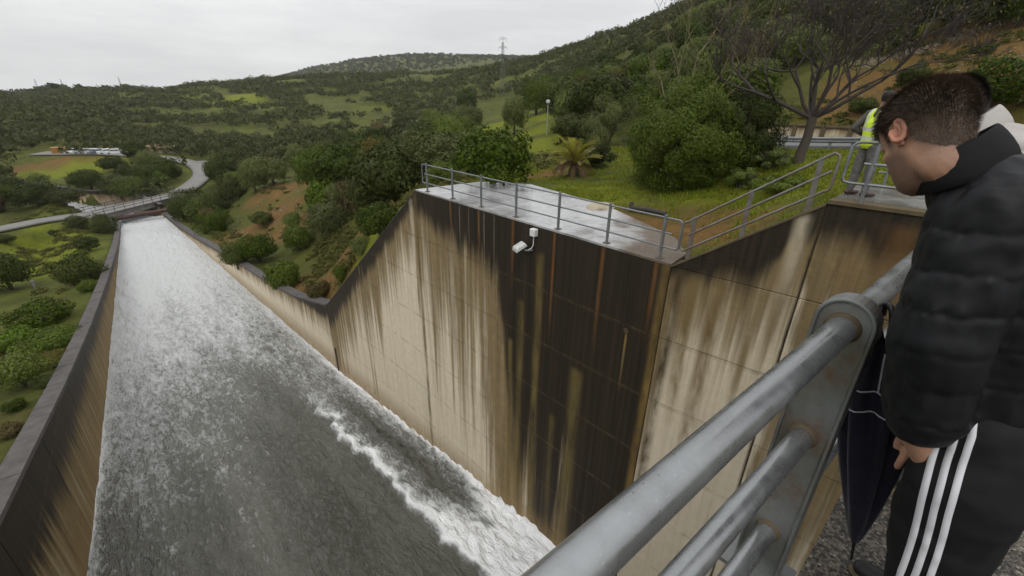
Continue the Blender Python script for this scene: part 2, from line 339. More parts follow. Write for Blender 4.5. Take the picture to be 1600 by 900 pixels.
# ================================================================ concrete
LIFT = [-1.83, -3.68, -5.5, -7.35, -9.25, -11.2, -13.2, -15.1, -17.2]
def mat_wall(name, y0, y1, K, L, kind, pale=(.68, .60, .455), wet=0, rust=(), special=()):
    """stained board-marked concrete; K / L = how many metres down the black and the brown run-off reaches, by position along the wall"""
    t = NT(name); x, y, z = t.xyz(); Y = t.math
    if kind == 'right':
        zt = Y('SUBTRACT', Y('MULTIPLY', Y('MAXIMUM', Y('SUBTRACT', Y('MINIMUM', y, 27.0), 14.7), 0.0), -.794), 1.83)
        zt = Y('SUBTRACT', zt, Y('MULTIPLY', Y('MAXIMUM', Y('SUBTRACT', y, 27.0), 0.0), .128))
    elif kind == 'left': zt = Y('ADD', Y('MULTIPLY', y, -.155), -6.9)
    elif kind == 'flare':                 # the stair side: a raking top, then the landing
        zt = Y('MINIMUM', Y('MULTIPLY', Y('SUBTRACT', 1.73, y), .74), 0.05)
    else: zt = kind
    d = Y('SUBTRACT', zt, z)
    u = Y('DIVIDE', Y('SUBTRACT', y, y0), y1 - y0)
    j = t.noise(1.0, 3, .6, stretch=(.5, 1.2, .25)); u = Y('ADD', u, Y('MULTIPLY', Y('SUBTRACT', j, .5), .5 / (y1 - y0) * 2))
    kr = t.ramp(u, [((a - y0) / (y1 - y0), b / 32) for a, b in K]); lr = t.ramp(u, [((a - y0) / (y1 - y0), b / 32) for a, b in L])
    kd, ld = Y('MULTIPLY', kr, 32), Y('MULTIPLY', lr, 32)
    s1 = t.noise(1, 5, .65, stretch=(.6, 2.6, .09)); s2 = t.noise(1, 5, .7, stretch=(1.5, 9, .12)); s3 = t.noise(1, 3, .6, stretch=(2, 22, .2))
    st = Y('ADD', Y('ADD', Y('MULTIPLY', Y('SUBTRACT', s1, .5), 2.3), Y('MULTIPLY', Y('SUBTRACT', s2, .5), .65)), Y('ADD', Y('MULTIPLY', Y('SUBTRACT', s3, .5), .15), .80))
    fb = t.step(Y('DIVIDE', Y('SUBTRACT', Y('MULTIPLY', ld, st), d), Y('ADD', Y('MULTIPLY', ld, .62), .3)), -.42, .75)
    fk = t.step(Y('DIVIDE', Y('SUBTRACT', Y('MULTIPLY', kd, Y('ADD', .45, Y('MULTIPLY', st, .6))), d), Y('ADD', Y('MULTIPLY', kd, .42), .3)), -.38, .62)
    sn = t.ramp(t.noise(1, 4, .65, stretch=(1, 2.5, .55)), [(.34, .2), (.6, 1)])
    g = t.noise(3.2, 6, .65); gf = t.noise(38, 4, .7)
    base = t.mix(t.ramp(g, [(.3, 0), (.7, 1)]), tuple(c * .86 for c in pale), pale)
    base = t.mix(t.ramp(gf, [(.3, .35), (.5, 0)]), base, tuple(c * .6 for c in pale))
    # faint long run marks on the pale concrete
    run = t.ramp(s2, [(.46, 0), (.62, .4)]); base = t.mix(Y('MULTIPLY', run, t.ramp(s1, [(.4, .25), (.62, 1)])), base, (.33, .26, .15))
    brown = t.mix(t.ramp(s2, [(.35, 0), (.65, 1)]), (.095, .062, .022), (.225, .158, .068)); brown = t.mix(t.ramp(g, [(.5, 0), (.75, .35)]), brown, (.31, .22, .09))
    black = t.mix(t.ramp(s2, [(.42, 0), (.66, 1)]), (.013, .010, .007), (.030, .021, .012))
    c = t.mix(Y('MULTIPLY', fb, .92), base, brown); 
    for yy, w, z_hi, z_lo, col, amt in special:      # single marks: (along, half width, from z, to z, colour, strength)
        gm = Y('SUBTRACT', 1.0, Y('DIVIDE', Y('ABSOLUTE', Y('SUBTRACT', Y('ADD', y, Y('MULTIPLY', Y('SUBTRACT', s1, .5), .12)), yy)), w), clamp=True)
        gm = Y('MULTIPLY', gm, Y('MULTIPLY', t.step(z, z_lo - .8, z_lo + .8), t.step(z, z_hi + .25, z_hi - .25)))
        if amt < 0: fk = Y('MULTIPLY', fk, Y('SUBTRACT', 1.0, Y('MULTIPLY', gm, -amt)), clamp=True)
    c = t.mix(Y('MULTIPLY', fk, .97), c, black)
    for yy, w, z_hi, z_lo, col, amt in special:
        if amt > 0:
            gm = Y('SUBTRACT', 1.0, Y('DIVIDE', Y('ABSOLUTE', Y('SUBTRACT', Y('ADD', y, Y('MULTIPLY', Y('SUBTRACT', s2, .5), .06)), yy)), w), clamp=True)
            gm = Y('MULTIPLY', Y('MULTIPLY', t.step(gm, .0, .9), sn), Y('MULTIPLY', t.step(z, z_lo - 1.2, z_lo + 1.2), t.step(z, z_hi + .12, z_hi - .12)))
            c = t.mix(Y('MULTIPLY', gm, amt), c, col)
    # dirt held in the horizontal day joints
    jn = t.noise(1, 4, .7, stretch=(3, 3, 1)); jm = None
    for lz in LIFT[1:-1]:
        e = Y('SUBTRACT', 1.0, Y('DIVIDE', Y('ABSOLUTE', Y('SUBTRACT', Y('ADD', z, Y('MULTIPLY', Y('SUBTRACT', g, .5), .05)), lz - .02)), .07), clamp=True); jm = e if jm is None else Y('MAXIMUM', jm, e)
    c = t.mix(Y('MULTIPLY', Y('POWER', jm, .8), t.ramp(jn, [(.40, .04), (.62, .42)])), c, (.11, .078, .038))
    # silt line just above the water
    wz = Y('SUBTRACT', z, Y('ADD', Y('MULTIPLY', y, -.078), -13.35)); silt = t.ramp(Y('DIVIDE', wz, 2.0), [(0, .8), (.18, .6), (.6, 0)])
    c = t.mix(Y('MULTIPLY', silt, t.ramp(g, [(.3, .4), (.6, 1)])), c, (.24, .155, .065))
    rg = t.ramp(fk, [(0, .82), (1, .62)])
    t.set(Base_Color=c, Roughness=rg, Specular_IOR_Level=.25)
    t.bump(Y('ADD', Y('MULTIPLY', gf, .5), Y('ADD', Y('MULTIPLY', t.noise(9, 5, .6), .8), t.noise(1, 2, .5, stretch=(1, 1, 9)))), .35, .02); return t.m
RUST = (.21, .088, .022); OL = (.16, .12, .04)
posts_y = [4.57, 6.05, 7.68, 9.36, 10.99, 12.54, 14.1]
sp = [(p - .02, .085, -1.8, -3.2 - (i * 37 % 5) * .4, RUST, .62) for i, p in enumerate(posts_y[:-1])]
sp += [(5.06, .05, -3.95, -5.2, (.26, .18, .06), .9), (8.15, .24, -2.6, -14, OL, .8), (8.9, .22, -4.4, -14, OL, .8), (6.5, .34, -5.8, -15, OL, .7), (7.3, .2, -8, -15, OL, .5), (9.35, .2, -6, -15, OL, .7), (4.28, .2, -1.8, -14, (.20, .13, .04), .9), (14.82, .2, -1.8, -15.5, (.13, .088, .036), .9), (20.7, .1, -6.5, -15, (.19, .14, .065), .75), (20.35, .12, -6.5, -15, (.17, .12, .055), .8), (10.65, .05, -6.5, -14, (.14, .10, .05), .6),
       (12.0, .03, -1.9, -3.2, (.33, .30, .22), .6), (11.5, .025, -1.9, -3.0, (.33, .30, .22), .6), (10.7, .03, -1.9, -3.1, (.36, .32, .24), .6), (10.2, .03, -1.9, -3.6, (.33, .30, .22), .5), (15.15, .22, -2.2, -5.2, (.52, .46, .35), .85)]
M['wall_r'] = mat_wall('stained_concrete', 4, 34, [(4.2, 17), (5.4, 18), (6.3, 14), (6.6, 10), (7.2, 14), (8.5, 11), (9.1, 9.5), (9.6, 6), (10.1, 2.6), (11, 2.1), (13, 1.7), (14.6, 1.1), (15, .4), (16.5, .8), (20, 1.1), (23, 1.3), (26, 1.8), (28, 1.3), (33, 1.0)],
    [(4.2, 30), (9.6, 30), (10.4, 20), (10.75, 11), (11.5, 10), (13, 8.6), (14.5, 8.4), (14.95, 6), (15.2, 2.0), (16.5, 3.4), (18.5, 4.0), (20, 6.0), (21.2, 4.0), (23.5, 4.8), (25.5, 6.5), (27, 5), (29, 3.2), (33, 2.8)], 'right', special=sp)
M['wall_c'] = mat_wall('chute_wall_concrete', 26, 106, [(26, .9), (30, .5), (45, .45), (106, .4)], [(26, 3.4), (28, 2.0), (35, 1.6), (60, 1.2), (106, 1.0)], 'right')
M['wall_l'] = mat_wall('left_wall_concrete', -10, 106, [(-10, 3.6), (10, 3.2), (20, 2.8), (35, 1.8), (60, .8), (106, .5)], [(-10, 11), (15, 10), (30, 7), (60, 4), (106, 2)], 'left', pale=(.42, .345, .22))
spf = [(4.0, .22, -1.9, -10, (.06, .042, .02), 1.0), (3.1, .30, -1.9, -6.8, (.15, .10, .04), 1.0), (3.62, .26, -1.9, -5.6, (.17, .12, .05), 1.0), (2.35, .16, -1.9, -4.6, (.20, .145, .07), .9), (2.0, .14, -1.9, -3.6, (.18, .13, .06), .8), (1.72, .06, 0, -12, (.05, .04, .025), .9), (1.98, .2, -.25, -1.7, (.46, .40, .29), .85), (.5, .55, -.2, -2.0, (.22, .11, .035), .4), (1.1, .3, -.5, -1.5, (.22, .12, .04), .35), (-.2, .3, -.2, -1.5, (.22, .12, .04), .35)]
M['wall_f'] = mat_wall('flare_wall_concrete', -8, 5, [(-8, 1.2), (1.5, .9), (2.1, .35), (2.5, 1.3), (3.4, .9), (4.2, .3)], [(-8, 12), (1.5, 10), (1.75, 2.4), (2.4, 3.4), (3.0, 3.4), (3.6, 2.6), (4.05, 4), (4.2, 8)], 'flare', pale=(.66, .575, .43), special=spf)
def mat_concrete(name, col, rough=.85, wet=0.0, dark=.55):
    t = NT(name); g = t.noise(2.2, 6, .65); f = t.noise(30, 4, .7); w = t.noise(.8, 5, .6)
    c = t.mix(t.ramp(g, [(.3, 0), (.7, 1)]), tuple(x * dark for x in col), col); c = t.mix(t.ramp(f, [(.3, .4), (.5, 0)]), c, tuple(x * .5 for x in col))
    r = rough
    if wet: 
        m = t.ramp(w, [(.38, 1), (.62, 0)]); r = t.ramp(w, [(.36, .07), (.5, .22), (.66, rough)]); c = t.mix(t.math('MULTIPLY', m, .4), c, tuple(x * .45 for x in col))
    t.set(Base_Color=c, Roughness=r, Specular_IOR_Level=.5 if wet else .25); t.bump(t.math('ADD', f, t.noise(7, 4, .6)), .25 if not wet else .08, .015); return t.m
def mat_slab():
    t = NT('wet_slab'); x, y, z = t.xyz(); g = t.noise(2.0, 6, .65); f = t.noise(26, 4, .7); w = t.noise(.9, 5, .62)
    c = t.mix(t.ramp(g, [(.3, 0), (.7, 1)]), (.29, .29, .29), (.44, .44, .445)); c = t.mix(t.ramp(w, [(.36, .75), (.50, 0)]), c, (.16, .16, .155))
    d = t.math('ADD', t.math('ADD', y, t.math('MULTIPLY', x, -.55)), t.math('MULTIPLY', t.math('SUBTRACT', w, .5), 5.0)); m = t.step(d, 1.5, -.3)      # soil and leaf litter washed over the near corner
    so = t.mix(t.ramp(f, [(.35, 0), (.65, 1)]), (.045, .032, .020), (.155, .115, .075)); c = t.mix(t.math('MULTIPLY', m, .93), c, so)
    r = t.mix(m, t.ramp(w, [(.36, .06), (.55, .20), (.72, .42)]), (.75, .75, .75)); t.set(Base_Color=c, Roughness=r, Specular_IOR_Level=.55); t.bump(t.math('ADD', f, t.math('MULTIPLY', m, f)), .12, .02); return t.m
M['slab'] = mat_slab()
M['coping'] = mat_concrete('coping_concrete', (.115, .105, .10), .85)
M['joint'] = mat_concrete('joint_concrete', (.09, .07, .045), .9)
M['landing'] = mat_concrete('landing_concrete', (.22, .215, .20), .45, 1)
M['ledge'] = mat_concrete('mossy_concrete', (.13, .10, .055), .9)

def clip(poly, a, b, c):
    """keep a*y + b*z <= c"""
    out = []
    for i in range(len(poly)):
        p, q = poly[i], poly[(i + 1) % len(poly)]; dp, dq = a * p[0] + b * p[1] - c, a * q[0] + b * q[1] - c
        if dp <= 1e-9: out.append(p)
        if dp * dq < -1e-12: k = dp / (dp - dq); out.append((p[0] + (q[0] - p[0]) * k, p[1] + (q[1] - p[1]) * k))
    return out
def shrink(poly, e):
    """inset of a convex polygon (counter-clockwise)"""
    n = len(poly); ar = sum(poly[i][0] * poly[(i + 1) % n][1] - poly[(i + 1) % n][0] * poly[i][1] for i in range(n))
    if ar < 0: poly = poly[::-1]
    r = list(poly)
    for i in range(n):
        (y0, z0), (y1, z1) = poly[i], poly[(i + 1) % n]; l = math.hypot(y1 - y0, z1 - z0)
        if l < 1e-6: continue
        ny, nz = (z1 - z0) / l, -(y1 - y0) / l; r = clip(r, ny, nz, ny * y0 + nz * z0 - e)
        if len(r) < 3: return []
    return r
def panel(parent, poly, fmap, mat, gap=.005, cham=.007, depth=.014, off=0.0, name='panel'):
    """one cast panel: chamfered front on the face, its sides run back into the wall"""
    o = shrink(poly, gap); i = shrink(poly, gap + cham)
    if len(o) < 3 or len(i) != len(o): 
        i = shrink(poly, gap + .006)
        if len(i) < 3 or len(i) != len(o): return None
    n = len(o); mb = MB(); V = [fmap(p, off) for p in i] + [fmap(p, off + depth) for p in o] + [fmap(p, off + .12) for p in o]
    mb.add(V, [tuple(range(n))] + [(k + n, (k + 1) % n + n, (k + 1) % n, k) for k in range(n)] + [(k + 2 * n, (k + 1) % n + 2 * n, (k + 1) % n + n, k + n) for k in range(n)])
    return mb.build(name, mat, parent)

# ---- the tall right wall with its raking top
LIFT = [-1.83, -3.68, -5.5, -7.35, -9.25, -11.2, -13.2, -15.1, -17.2]
rng = random.Random(4)
w = thing('training_wall', 'tall stained concrete spillway wall with black streaks below the fenced terrace', 'wall', (XR, 10, -16))
fm = lambda p, o: (XR + o, p[0], p[1])
for a, b in zip([4.2, 10.68, 14.82, 20.6], [10.68, 14.82, 20.6, 26.3]):
    for h, l in zip(LIFT[:-1], LIFT[1:]):
        po = clip([(a, l), (b, l), (b, h), (a, h)], .794, 1, .794 * 14.7 - 1.83)
        if len(po) >= 3 and min(p[1] for p in po) < -1 and max(p[1] for p in po) > float(zw(b)) - .8: panel(w, po, fm, M['wall_r'], off=rng.uniform(0, .006))
core = MB(); core.prism([(XR + .03, 4.2, -18), (XR + .03, 26.3, -18), (XR + .03, 26.3, -1.83 - .794 * 11.6 - .012), (XR + .03, 14.7, -1.842), (XR + .03, 4.2, -1.842)], (0, 0, 0), (.62, 0, 0)); core.build('core', M['joint'], w)
cop = MB(); cop.prism([(XR + .0, 14.72, -1.79), (XR, 26.3, -1.79 - .794 * 11.58), (XR, 26.3, -1.828 - .794 * 11.58), (XR, 14.72, -1.828)], (0, 0, 0), (.66, 0, 0)); cop.build('coping', M['coping'], w)
dr = MB(); dr.tube([(XR - .012, 5.08, -3.86), (XR + .04, 5.08, -3.86)], [.075, .075], 12); dr.build('drain_hole', M['joint'], w)

# ---- lower right chute wall
wc = thing('chute_wall', 'low pale concrete chute wall on the far side running down to the bridge', 'wall', (XR, 60, -20))
yy = [26.32, 32.5, 39, 45.5, 52, 58.5, 65, 72, 79, 86, 93, 100]
for a, b in zip(yy[:-1], yy[1:]):
    ta, tb = float(rtop(a)), float(rtop(b))
    panel(wc, [(a, float(zw(b)) - 1.5), (b, float(zw(b)) - 1.5), (b, tb), (a, ta)], fm, M['wall_c'], .01, .02)
    mb = MB(); mb.prism([(XR - .03, a + .02, ta + .14), (XR - .03, b - .02, tb + .14), (XR - .03, b - .02, tb + .004), (XR - .03, a + .02, ta + .004)], (0, 0, 0), (.75, 0, 0)); mb.build('coping_slab', M['coping'], wc)
mb = MB()
for a, b in zip(yy[:-1], yy[1:]): mb.prism([(XR + .04, a, -24), (XR + .04, b, -24), (XR + .04, b, float(rtop(b)) - .01), (XR + .04, a, float(rtop(a)) - .01)], (0, 0, 0), (.6, 0, 0))
mb.build('core', M['joint'], wc)
mb = MB(); mb.box((XR - .03, 25.95, -15.05), (.05, .16, 2.1)); mb.build('drain_slot', M['joint'], wc)

# ---- left wall
wl = thing('left_chute_wall', 'dark streaked concrete wall with broad coping on the near bank of the chute', 'wall', (-3, 30, -18))
fl = lambda p, o: (float(xl(p[0])) - o, p[0], p[1])
yy = [-9, -3, 3, 9, 15, 21, 27, 33, 39, 46, 53, 60, 68, 76, 84, 92, 100]
for a, b in zip(yy[:-1], yy[1:]):
    ta, tb = float(ltop(a)), float(ltop(b)); pn = panel(wl, [(a, float(zw(b)) - 1.5), (b, float(zw(b)) - 1.5), (b, tb), (a, ta)], fl, M['wall_l'], .01, .02)
    for h in (0, 1):
        a2 = a + (b - a) * h / 2; b2 = a2 + (b - a) / 2; za, zb = float(ltop(a2)), float(ltop(b2)); j = rng.uniform(-.012, .012)
        mb = MB(); xa, xb = float(xl(a2)), float(xl(b2))
        mb.add([(xa + .05, a2 + .015, za + .17 + j), (xa - .63, a2 + .015, za + .17 + j), (xb - .63, b2 - .015, zb + .17 + j), (xb + .05, b2 - .015, zb + .17 + j), (xa + .05, a2 + .015, za + .004), (xa - .63, a2 + .015, za - .25), (xb - .63, b2 - .015, zb - .25), (xb + .05, b2 - .015, zb + .004)], [(0, 1, 2, 3), (4, 7, 6, 5), (0, 3, 7, 4), (1, 5, 6, 2), (0, 4, 5, 1), (3, 2, 6, 7)])
        mb.build('coping_slab', M['coping'], wl)
mb = MB()
for a, b in zip(yy[:-1], yy[1:]):
    xa, xb = float(xl(a)) - .04, float(xl(b)) - .04
    mb.add([(xa, a, -25), (xb, b, -25), (xb, b, float(ltop(b)) - .01), (xa, a, float(ltop(a)) - .01), (xa - .52, a, -25), (xb - .52, b, -25), (xb - .52, b, float(ltop(b)) - .01), (xa - .52, a, float(ltop(a)) - .01)], [(0, 1, 2, 3), (7, 6, 5, 4), (3, 2, 6, 7)])
mb.build('core', M['joint'], wl)

# ---- flared wall under the stairs and the landing
FLR = math.radians(6.4); fx = lambda y: XR + (4.2 - y) * math.tan(FLR)
ff = lambda p, o: (fx(p[0]) + o * math.cos(FLR), p[0] + o * math.sin(FLR), p[1])
wf = thing('stair_side_wall', 'brown stained concrete wall with raking top under the stair railing', 'wall', (9.3, 2.5, -14))
RAKE = lambda y: (1.73 - y) * .741
for a, b in ((1.71, 4.19), (-1.5, 1.7), (-6.5, -1.5)):
    for h, l in zip([.06] + LIFT[:-1], LIFT):
        if l < -14: continue
        po = clip([(a, l), (b, l), (b, h), (a, h)], .741, 1, .741 * 1.73) if a > 1 else [(a, l), (b, l), (b, h), (a, h)]
        if len(po) >= 3: panel(wf, po, ff, M['wall_f'], .006, .010, .014, off=rng.uniform(0, .006))
mb = MB(); mb.prism([ff(p, .04) for p in [(-6.5, -16), (4.17, -16), (4.17, -1.86), (1.71, -.012), (1.70, .05), (-6.5, .05)]], (0, 0, 0), (.6, 0, 0)); mb.build('core', M['joint'], wf)
mb = MB(); mb.prism([ff(p, -.02) for p in [(4.19, -1.81), (1.72, .015), (1.72, -.03), (4.19, -1.85)]], (0, 0, 0), (.35, 0, 0)); mb.build('raking_cap', M['ledge'], wf)
mb = MB(); mb.prism([ff(p, -.035) for p in [(1.70, .02), (-6.5, .02), (-6.5, .085), (1.70, .085)]], (0, 0, 0), (.3, 0, 0)); mb.build('landing_ledge', M['ledge'], wf)

# ---- slab terrace, landing, walkway deck
mb = MB(); mb.prism([(XR + .0, 4.2, -1.83), (10.0, 4.3, -1.83), (11.0, 5.1, -1.83), (11.7, 6.5, -1.83), (12.4, 8.0, -1.83), (12.9, 10, -1.83), (13.3, 12.7, -1.83), (12.0, 14.4, -1.83), (XR, 14.72, -1.83)][::-1], (0, 0, 0), (0, 0, .055)); tag(mb.build('terrace_pavement', M['slab']), kind='structure')
mb = MB(); mb.prism([(fx(1.69) + .3, 1.69, -.3), (12.0, 1.69, -.3), (12.3, -6.5, -.3), (fx(-6.5) + .3, -6.5, -.3)], (0, 0, 0), (0, 0, .375)); tag(mb.build('landing_pavement', M['landing']), kind='structure')
def mat_deck():
    t = NT('deck_asphalt'); v = t.n('ShaderNodeTexVoronoi'); v.inputs['Scale'].default_value = 95; t.l(t.pos(), v.inputs['Vector'])
    n = t.noise(2.5, 5, .6); f = t.noise(60, 4, .6); x, y, z = t.xyz()
    r = t.n('ShaderNodeSeparateColor'); t.l(v.outputs['Color'], r.inputs[0])
    c = t.mix(t.ramp(r.outputs[0], [(.3, 0), (.95, 1)]), (.022, .020, .017), (.13, .11, .085)); c = t.mix(t.ramp(r.outputs[1], [(.86, 0), (.97, .75)]), c, (.27, .235, .18))
    e = t.step(t.math('ADD', y, t.math('MULTIPLY', t.math('SUBTRACT', n, .5), .5)), .0, .24)
    c = t.mix(t.math('MULTIPLY', e, t.ramp(f, [(.35, .25), (.6, .95)])), c, (.24, .14, .025))
    t.set(Base_Color=c, Roughness=t.ramp(r.outputs[2], [(0, .35), (1, .75)]), Specular_IOR_Level=.45)
    t.bump(t.math('SUBTRACT', 1, v.outputs['Distance']), .9, .006); return t.m
M['deck'] = mat_deck()
mb = MB(); mb.prism([(-7, .30, -.55), (-7, -6.5, -.55), (fx(-6.5) - .05, -6.5, -.55), (fx(-.25) - .05, -.25, -.55)], (0, 0, 0), (0, 0, .55)); tag(mb.build('walkway_deck', M['deck']), kind='structure')

# ================================================================ water
def foam_front(y): return 6.5 + .5 * (vnoise(np.asarray(y, float) * .9, np.asarray(y, float) * 0 + 3, 9) - .5) + .30 * (vnoise(np.asarray(y, float) * 2.3, np.asarray(y, float) * 0 + 7, 19) - .5) - .035 * np.maximum(np.asarray(y, float) - 18, 0)
def make_water():
    yl = [-9.0]
    while yl[-1] < 109: yl.append(yl[-1] + (.11 + .0058 * max(0, yl[-1] - 4)))
    Yv = np.array(yl)[:, None]; ts = np.linspace(0, 1, 150)[None]
    X = xl(Yv) + .01 + (XR - .01 - xl(Yv)) * ts; Yg = np.repeat(Yv, 150, 1)
    Z = zw(Yg).copy()
    ag = .75 + .35 * sstep(Yg, 8, 45)
    Z += ag * ((vnoise(X * 1.3, Yg * .8, 1) - .5) * .14 + (vnoise(X * 3.4, Yg * 2.2, 2) - .5) * .10 + (vnoise(X * 7.5, Yg * 5, 4) - .5) * .05)
    ff_ = foam_front(Yg); dxf = X - ff_
    amp = sstep(Yg, 5.2, 8.5) * (1 - sstep(Yg, 17, 29))
    band = np.exp(-np.maximum(dxf, 0) / .8) * sstep(dxf, -.18, .1) * amp
    Z += band * .20 + sstep(dxf, -.1, .2) * amp * .06
    Z += amp * sstep(dxf, -.1, .3) * ((vnoise(X * 5, Yg * 4, 12) - .5) * .26 + (vnoise(X * 11, Yg * 9, 13) - .5) * .14)
    nearw = np.exp(-(XR - X) / .30) * sstep(Yg, 5.5, 8); Z += nearw * (.18 + .22 * (vnoise(Yg * 4, X * 6, 14) - .5)) * (1 - .5 * sstep(Yg, 12, 30))
    sl_ = np.exp(-(X - xl(Yg)) / .18); Z += sl_ * .05
    # how much air is in the water (foam), from the flow itself
    foam = np.interp(Yg, [4, 10, 14, 20, 30, 45, 60, 95], [.03, .06, .12, .23, .40, .62, .82, .99])
    foam = foam + .10 * sstep(xl(Yg) + 4.5 - X, 0, 4) * sstep(Yg, 12, 28)
    foam -= .20 * np.exp(-((X - 5.0) / 1.9) ** 2) * (1 - sstep(Yg, 20, 40))
    foam = foam + .13 * sstep(dxf, -.05, .25) * amp + np.exp(-np.maximum(dxf, 0) / .38) * sstep(dxf, -.32, .12) * amp * .66 + band * .12 + .5 * np.exp(-(XR - X) / .24) * sstep(Yg, 5.5, 8) + .38 * sl_
    core = sstep(dxf, 0, .4) * (1 - sstep(Yg, 9.0, 13.5)) * sstep(Yg, 5.6, 7); foam = foam + core * (.30 + .25 * (vnoise(X * 2.2, Yg * 1.6, 40) - .4))
    m2 = np.exp(-((X - (8.0 - .012 * (Yg - 10))) / .35) ** 2) * sstep(Yg, 7, 10) * (1 - sstep(Yg, 18, 26)); foam -= m2 * .25
    foam = np.where(Yg < 4.5, .0, foam); foam = foam + .35 * sstep(dxf, -.1, .3) * sstep(Yg, 5.4, 6.6) * (1 - sstep(Yg, 8.5, 12.5))
    r, c = X.shape; idx = np.arange(r * c).reshape(r, c)
    Fc = np.stack([idx[:-1, :-1], idx[:-1, 1:], idx[1:, 1:], idx[1:, :-1]], -1).reshape(-1, 4)
    return np.stack([X, Yg, Z], -1).reshape(-1, 3), Fc, foam.ravel()
def mat_water(name, use_attr=True, foam_const=.3):
    t = NT(name); Y = t.math
    fo = t.n('ShaderNodeAttribute', attribute_name='foam').outputs['Fac'] if use_attr else foam_const
    n1 = t.noise(1, 4, .6, stretch=(2.4, .75, 2.0), dist=1.0); n2 = t.noise(1, 3, .6, stretch=(6.5, 2.4, 5), dist=.9); n3 = t.noise(1, 4, .6, stretch=(.55, .10, .5)); n4 = t.noise(1, 3, .6, stretch=(18, 8, 14), dist=.6)
    nn = Y('ADD', Y('ADD', Y('MULTIPLY', n1, .44), Y('MULTIPLY', n2, .42)), Y('ADD', Y('MULTIPLY', n3, .26), Y('MULTIPLY', n4, .05)))     # mean about .585
    m0 = Y('SUBTRACT', Y('ADD', nn, Y('MULTIPLY', fo, .56)), .80); m = t.step(m0, -.10, .20); thick = Y('MULTIPLY', t.step(Y('SUBTRACT', fo, .60), -.2, .2), t.step(t.xyz()[1], 34.0, 22.0))
    deep = t.mix(t.ramp(n3, [(.38, 0), (.62, 1)]), (.050, .049, .038), (.098, .096, .078))
    deep = t.mix(Y('MULTIPLY', t.step(n2, .44, .66), .5), deep, (.125, .126, .110)); deep = t.mix(Y('MULTIPLY', fo, .75), deep, (.26, .265, .25))
    c = t.mix(m, deep, t.mix(thick, (.50, .51, .505), (.80, .81, .81)))
    t.set(Base_Color=c, Roughness=t.mix(m, (.16, .16, .16), (.7, .7, .7)), Specular_IOR_Level=.5, IOR=1.33)
    h = Y('ADD', Y('MULTIPLY', n1, 1.2), Y('ADD', Y('MULTIPLY', n2, .7), Y('MULTIPLY', n4, .10))); t.bump(Y('ADD', h, Y('MULTIPLY', m, .25)), .75, .24); return t.m
M['water'] = mat_water('chute_water')
WV, WF, FO = make_water()
wme = npmesh('water', WV, WF, M['water'], True); a_ = wme.attributes.new('foam', 'FLOAT', 'POINT'); a_.data.foreach_set('value', FO.astype(np.float32))
tag(link('chute_water', wme), kind='structure')
M['basin'] = mat_water('basin_water', False, .55)
mb = MB(); mb.add([(-60, 96, -21.6), (-60, 190, -21.6), (20, 190, -21.6), (20, 96, -21.6)], [(0, 1, 2, 3)]); tag(mb.build('basin_water', M['basin']), kind='structure')

# ================================================================ railings
def mat_galv(name, col=(.30, .31, .315), rough=.33, metal=.75, rust=.0):
    t = NT(name); v = t.n('ShaderNodeTexVoronoi'); v.inputs['Scale'].default_value = 34; t.l(t.pos(), v.inputs['Vector'])
    s = t.n('ShaderNodeSeparateColor'); t.l(v.outputs['Color'], s.inputs[0]); n = t.noise(7, 5, .65); f = t.noise(70, 3, .6)
    c = t.mix(t.ramp(n, [(.3, 0), (.7, 1)]), tuple(x * .72 for x in col), tuple(min(1, x * 1.12) for x in col)); c = t.mix(t.math('MULTIPLY', s.outputs[0], .16), c, tuple(x * .62 for x in col))
    sp2 = t.noise(150, 2, .5); c = t.mix(t.ramp(sp2, [(.68, 0), (.76, .3)]), c, tuple(min(1, x * 1.7) for x in col)); c = t.mix(t.ramp(t.noise(95, 3, .6), [(.24, .7), (.32, 0)]), c, (.09, .07, .05)); c = t.mix(t.ramp(t.noise(1.7, 5, .7), [(.62, 0), (.72, .35)]), c, (.16, .12, .075))
    if rust: c = t.mix(t.ramp(t.noise(3.0, 6, .7), [(.60 - rust * .2, 0), (.72, .85)]), c, (.15, .075, .03))
    t.set(Base_Color=c, Metallic=metal, Roughness=t.ramp(n, [(.3, rough - .16), (.55, rough), (.7, rough + .16)])); t.bump(t.math('ADD', t.math('MULTIPLY', f, .5), n), .05, .006); return t.m
M['galv'] = mat_galv('galvanised_steel'); M['galv_post'] = mat_galv('weathered_post', (.20, .21, .205), .5, .55, .25); M['galv_far'] = mat_galv('dull_galvanised', (.21, .225, .23), .5, .5); M['galv_rust'] = mat_galv('rusty_galvanised', (.19, .18, .165), .55, .4, .5)
M['weld'] = plain('weld_grime', (.10, .075, .045), .7, .2, scale=40)

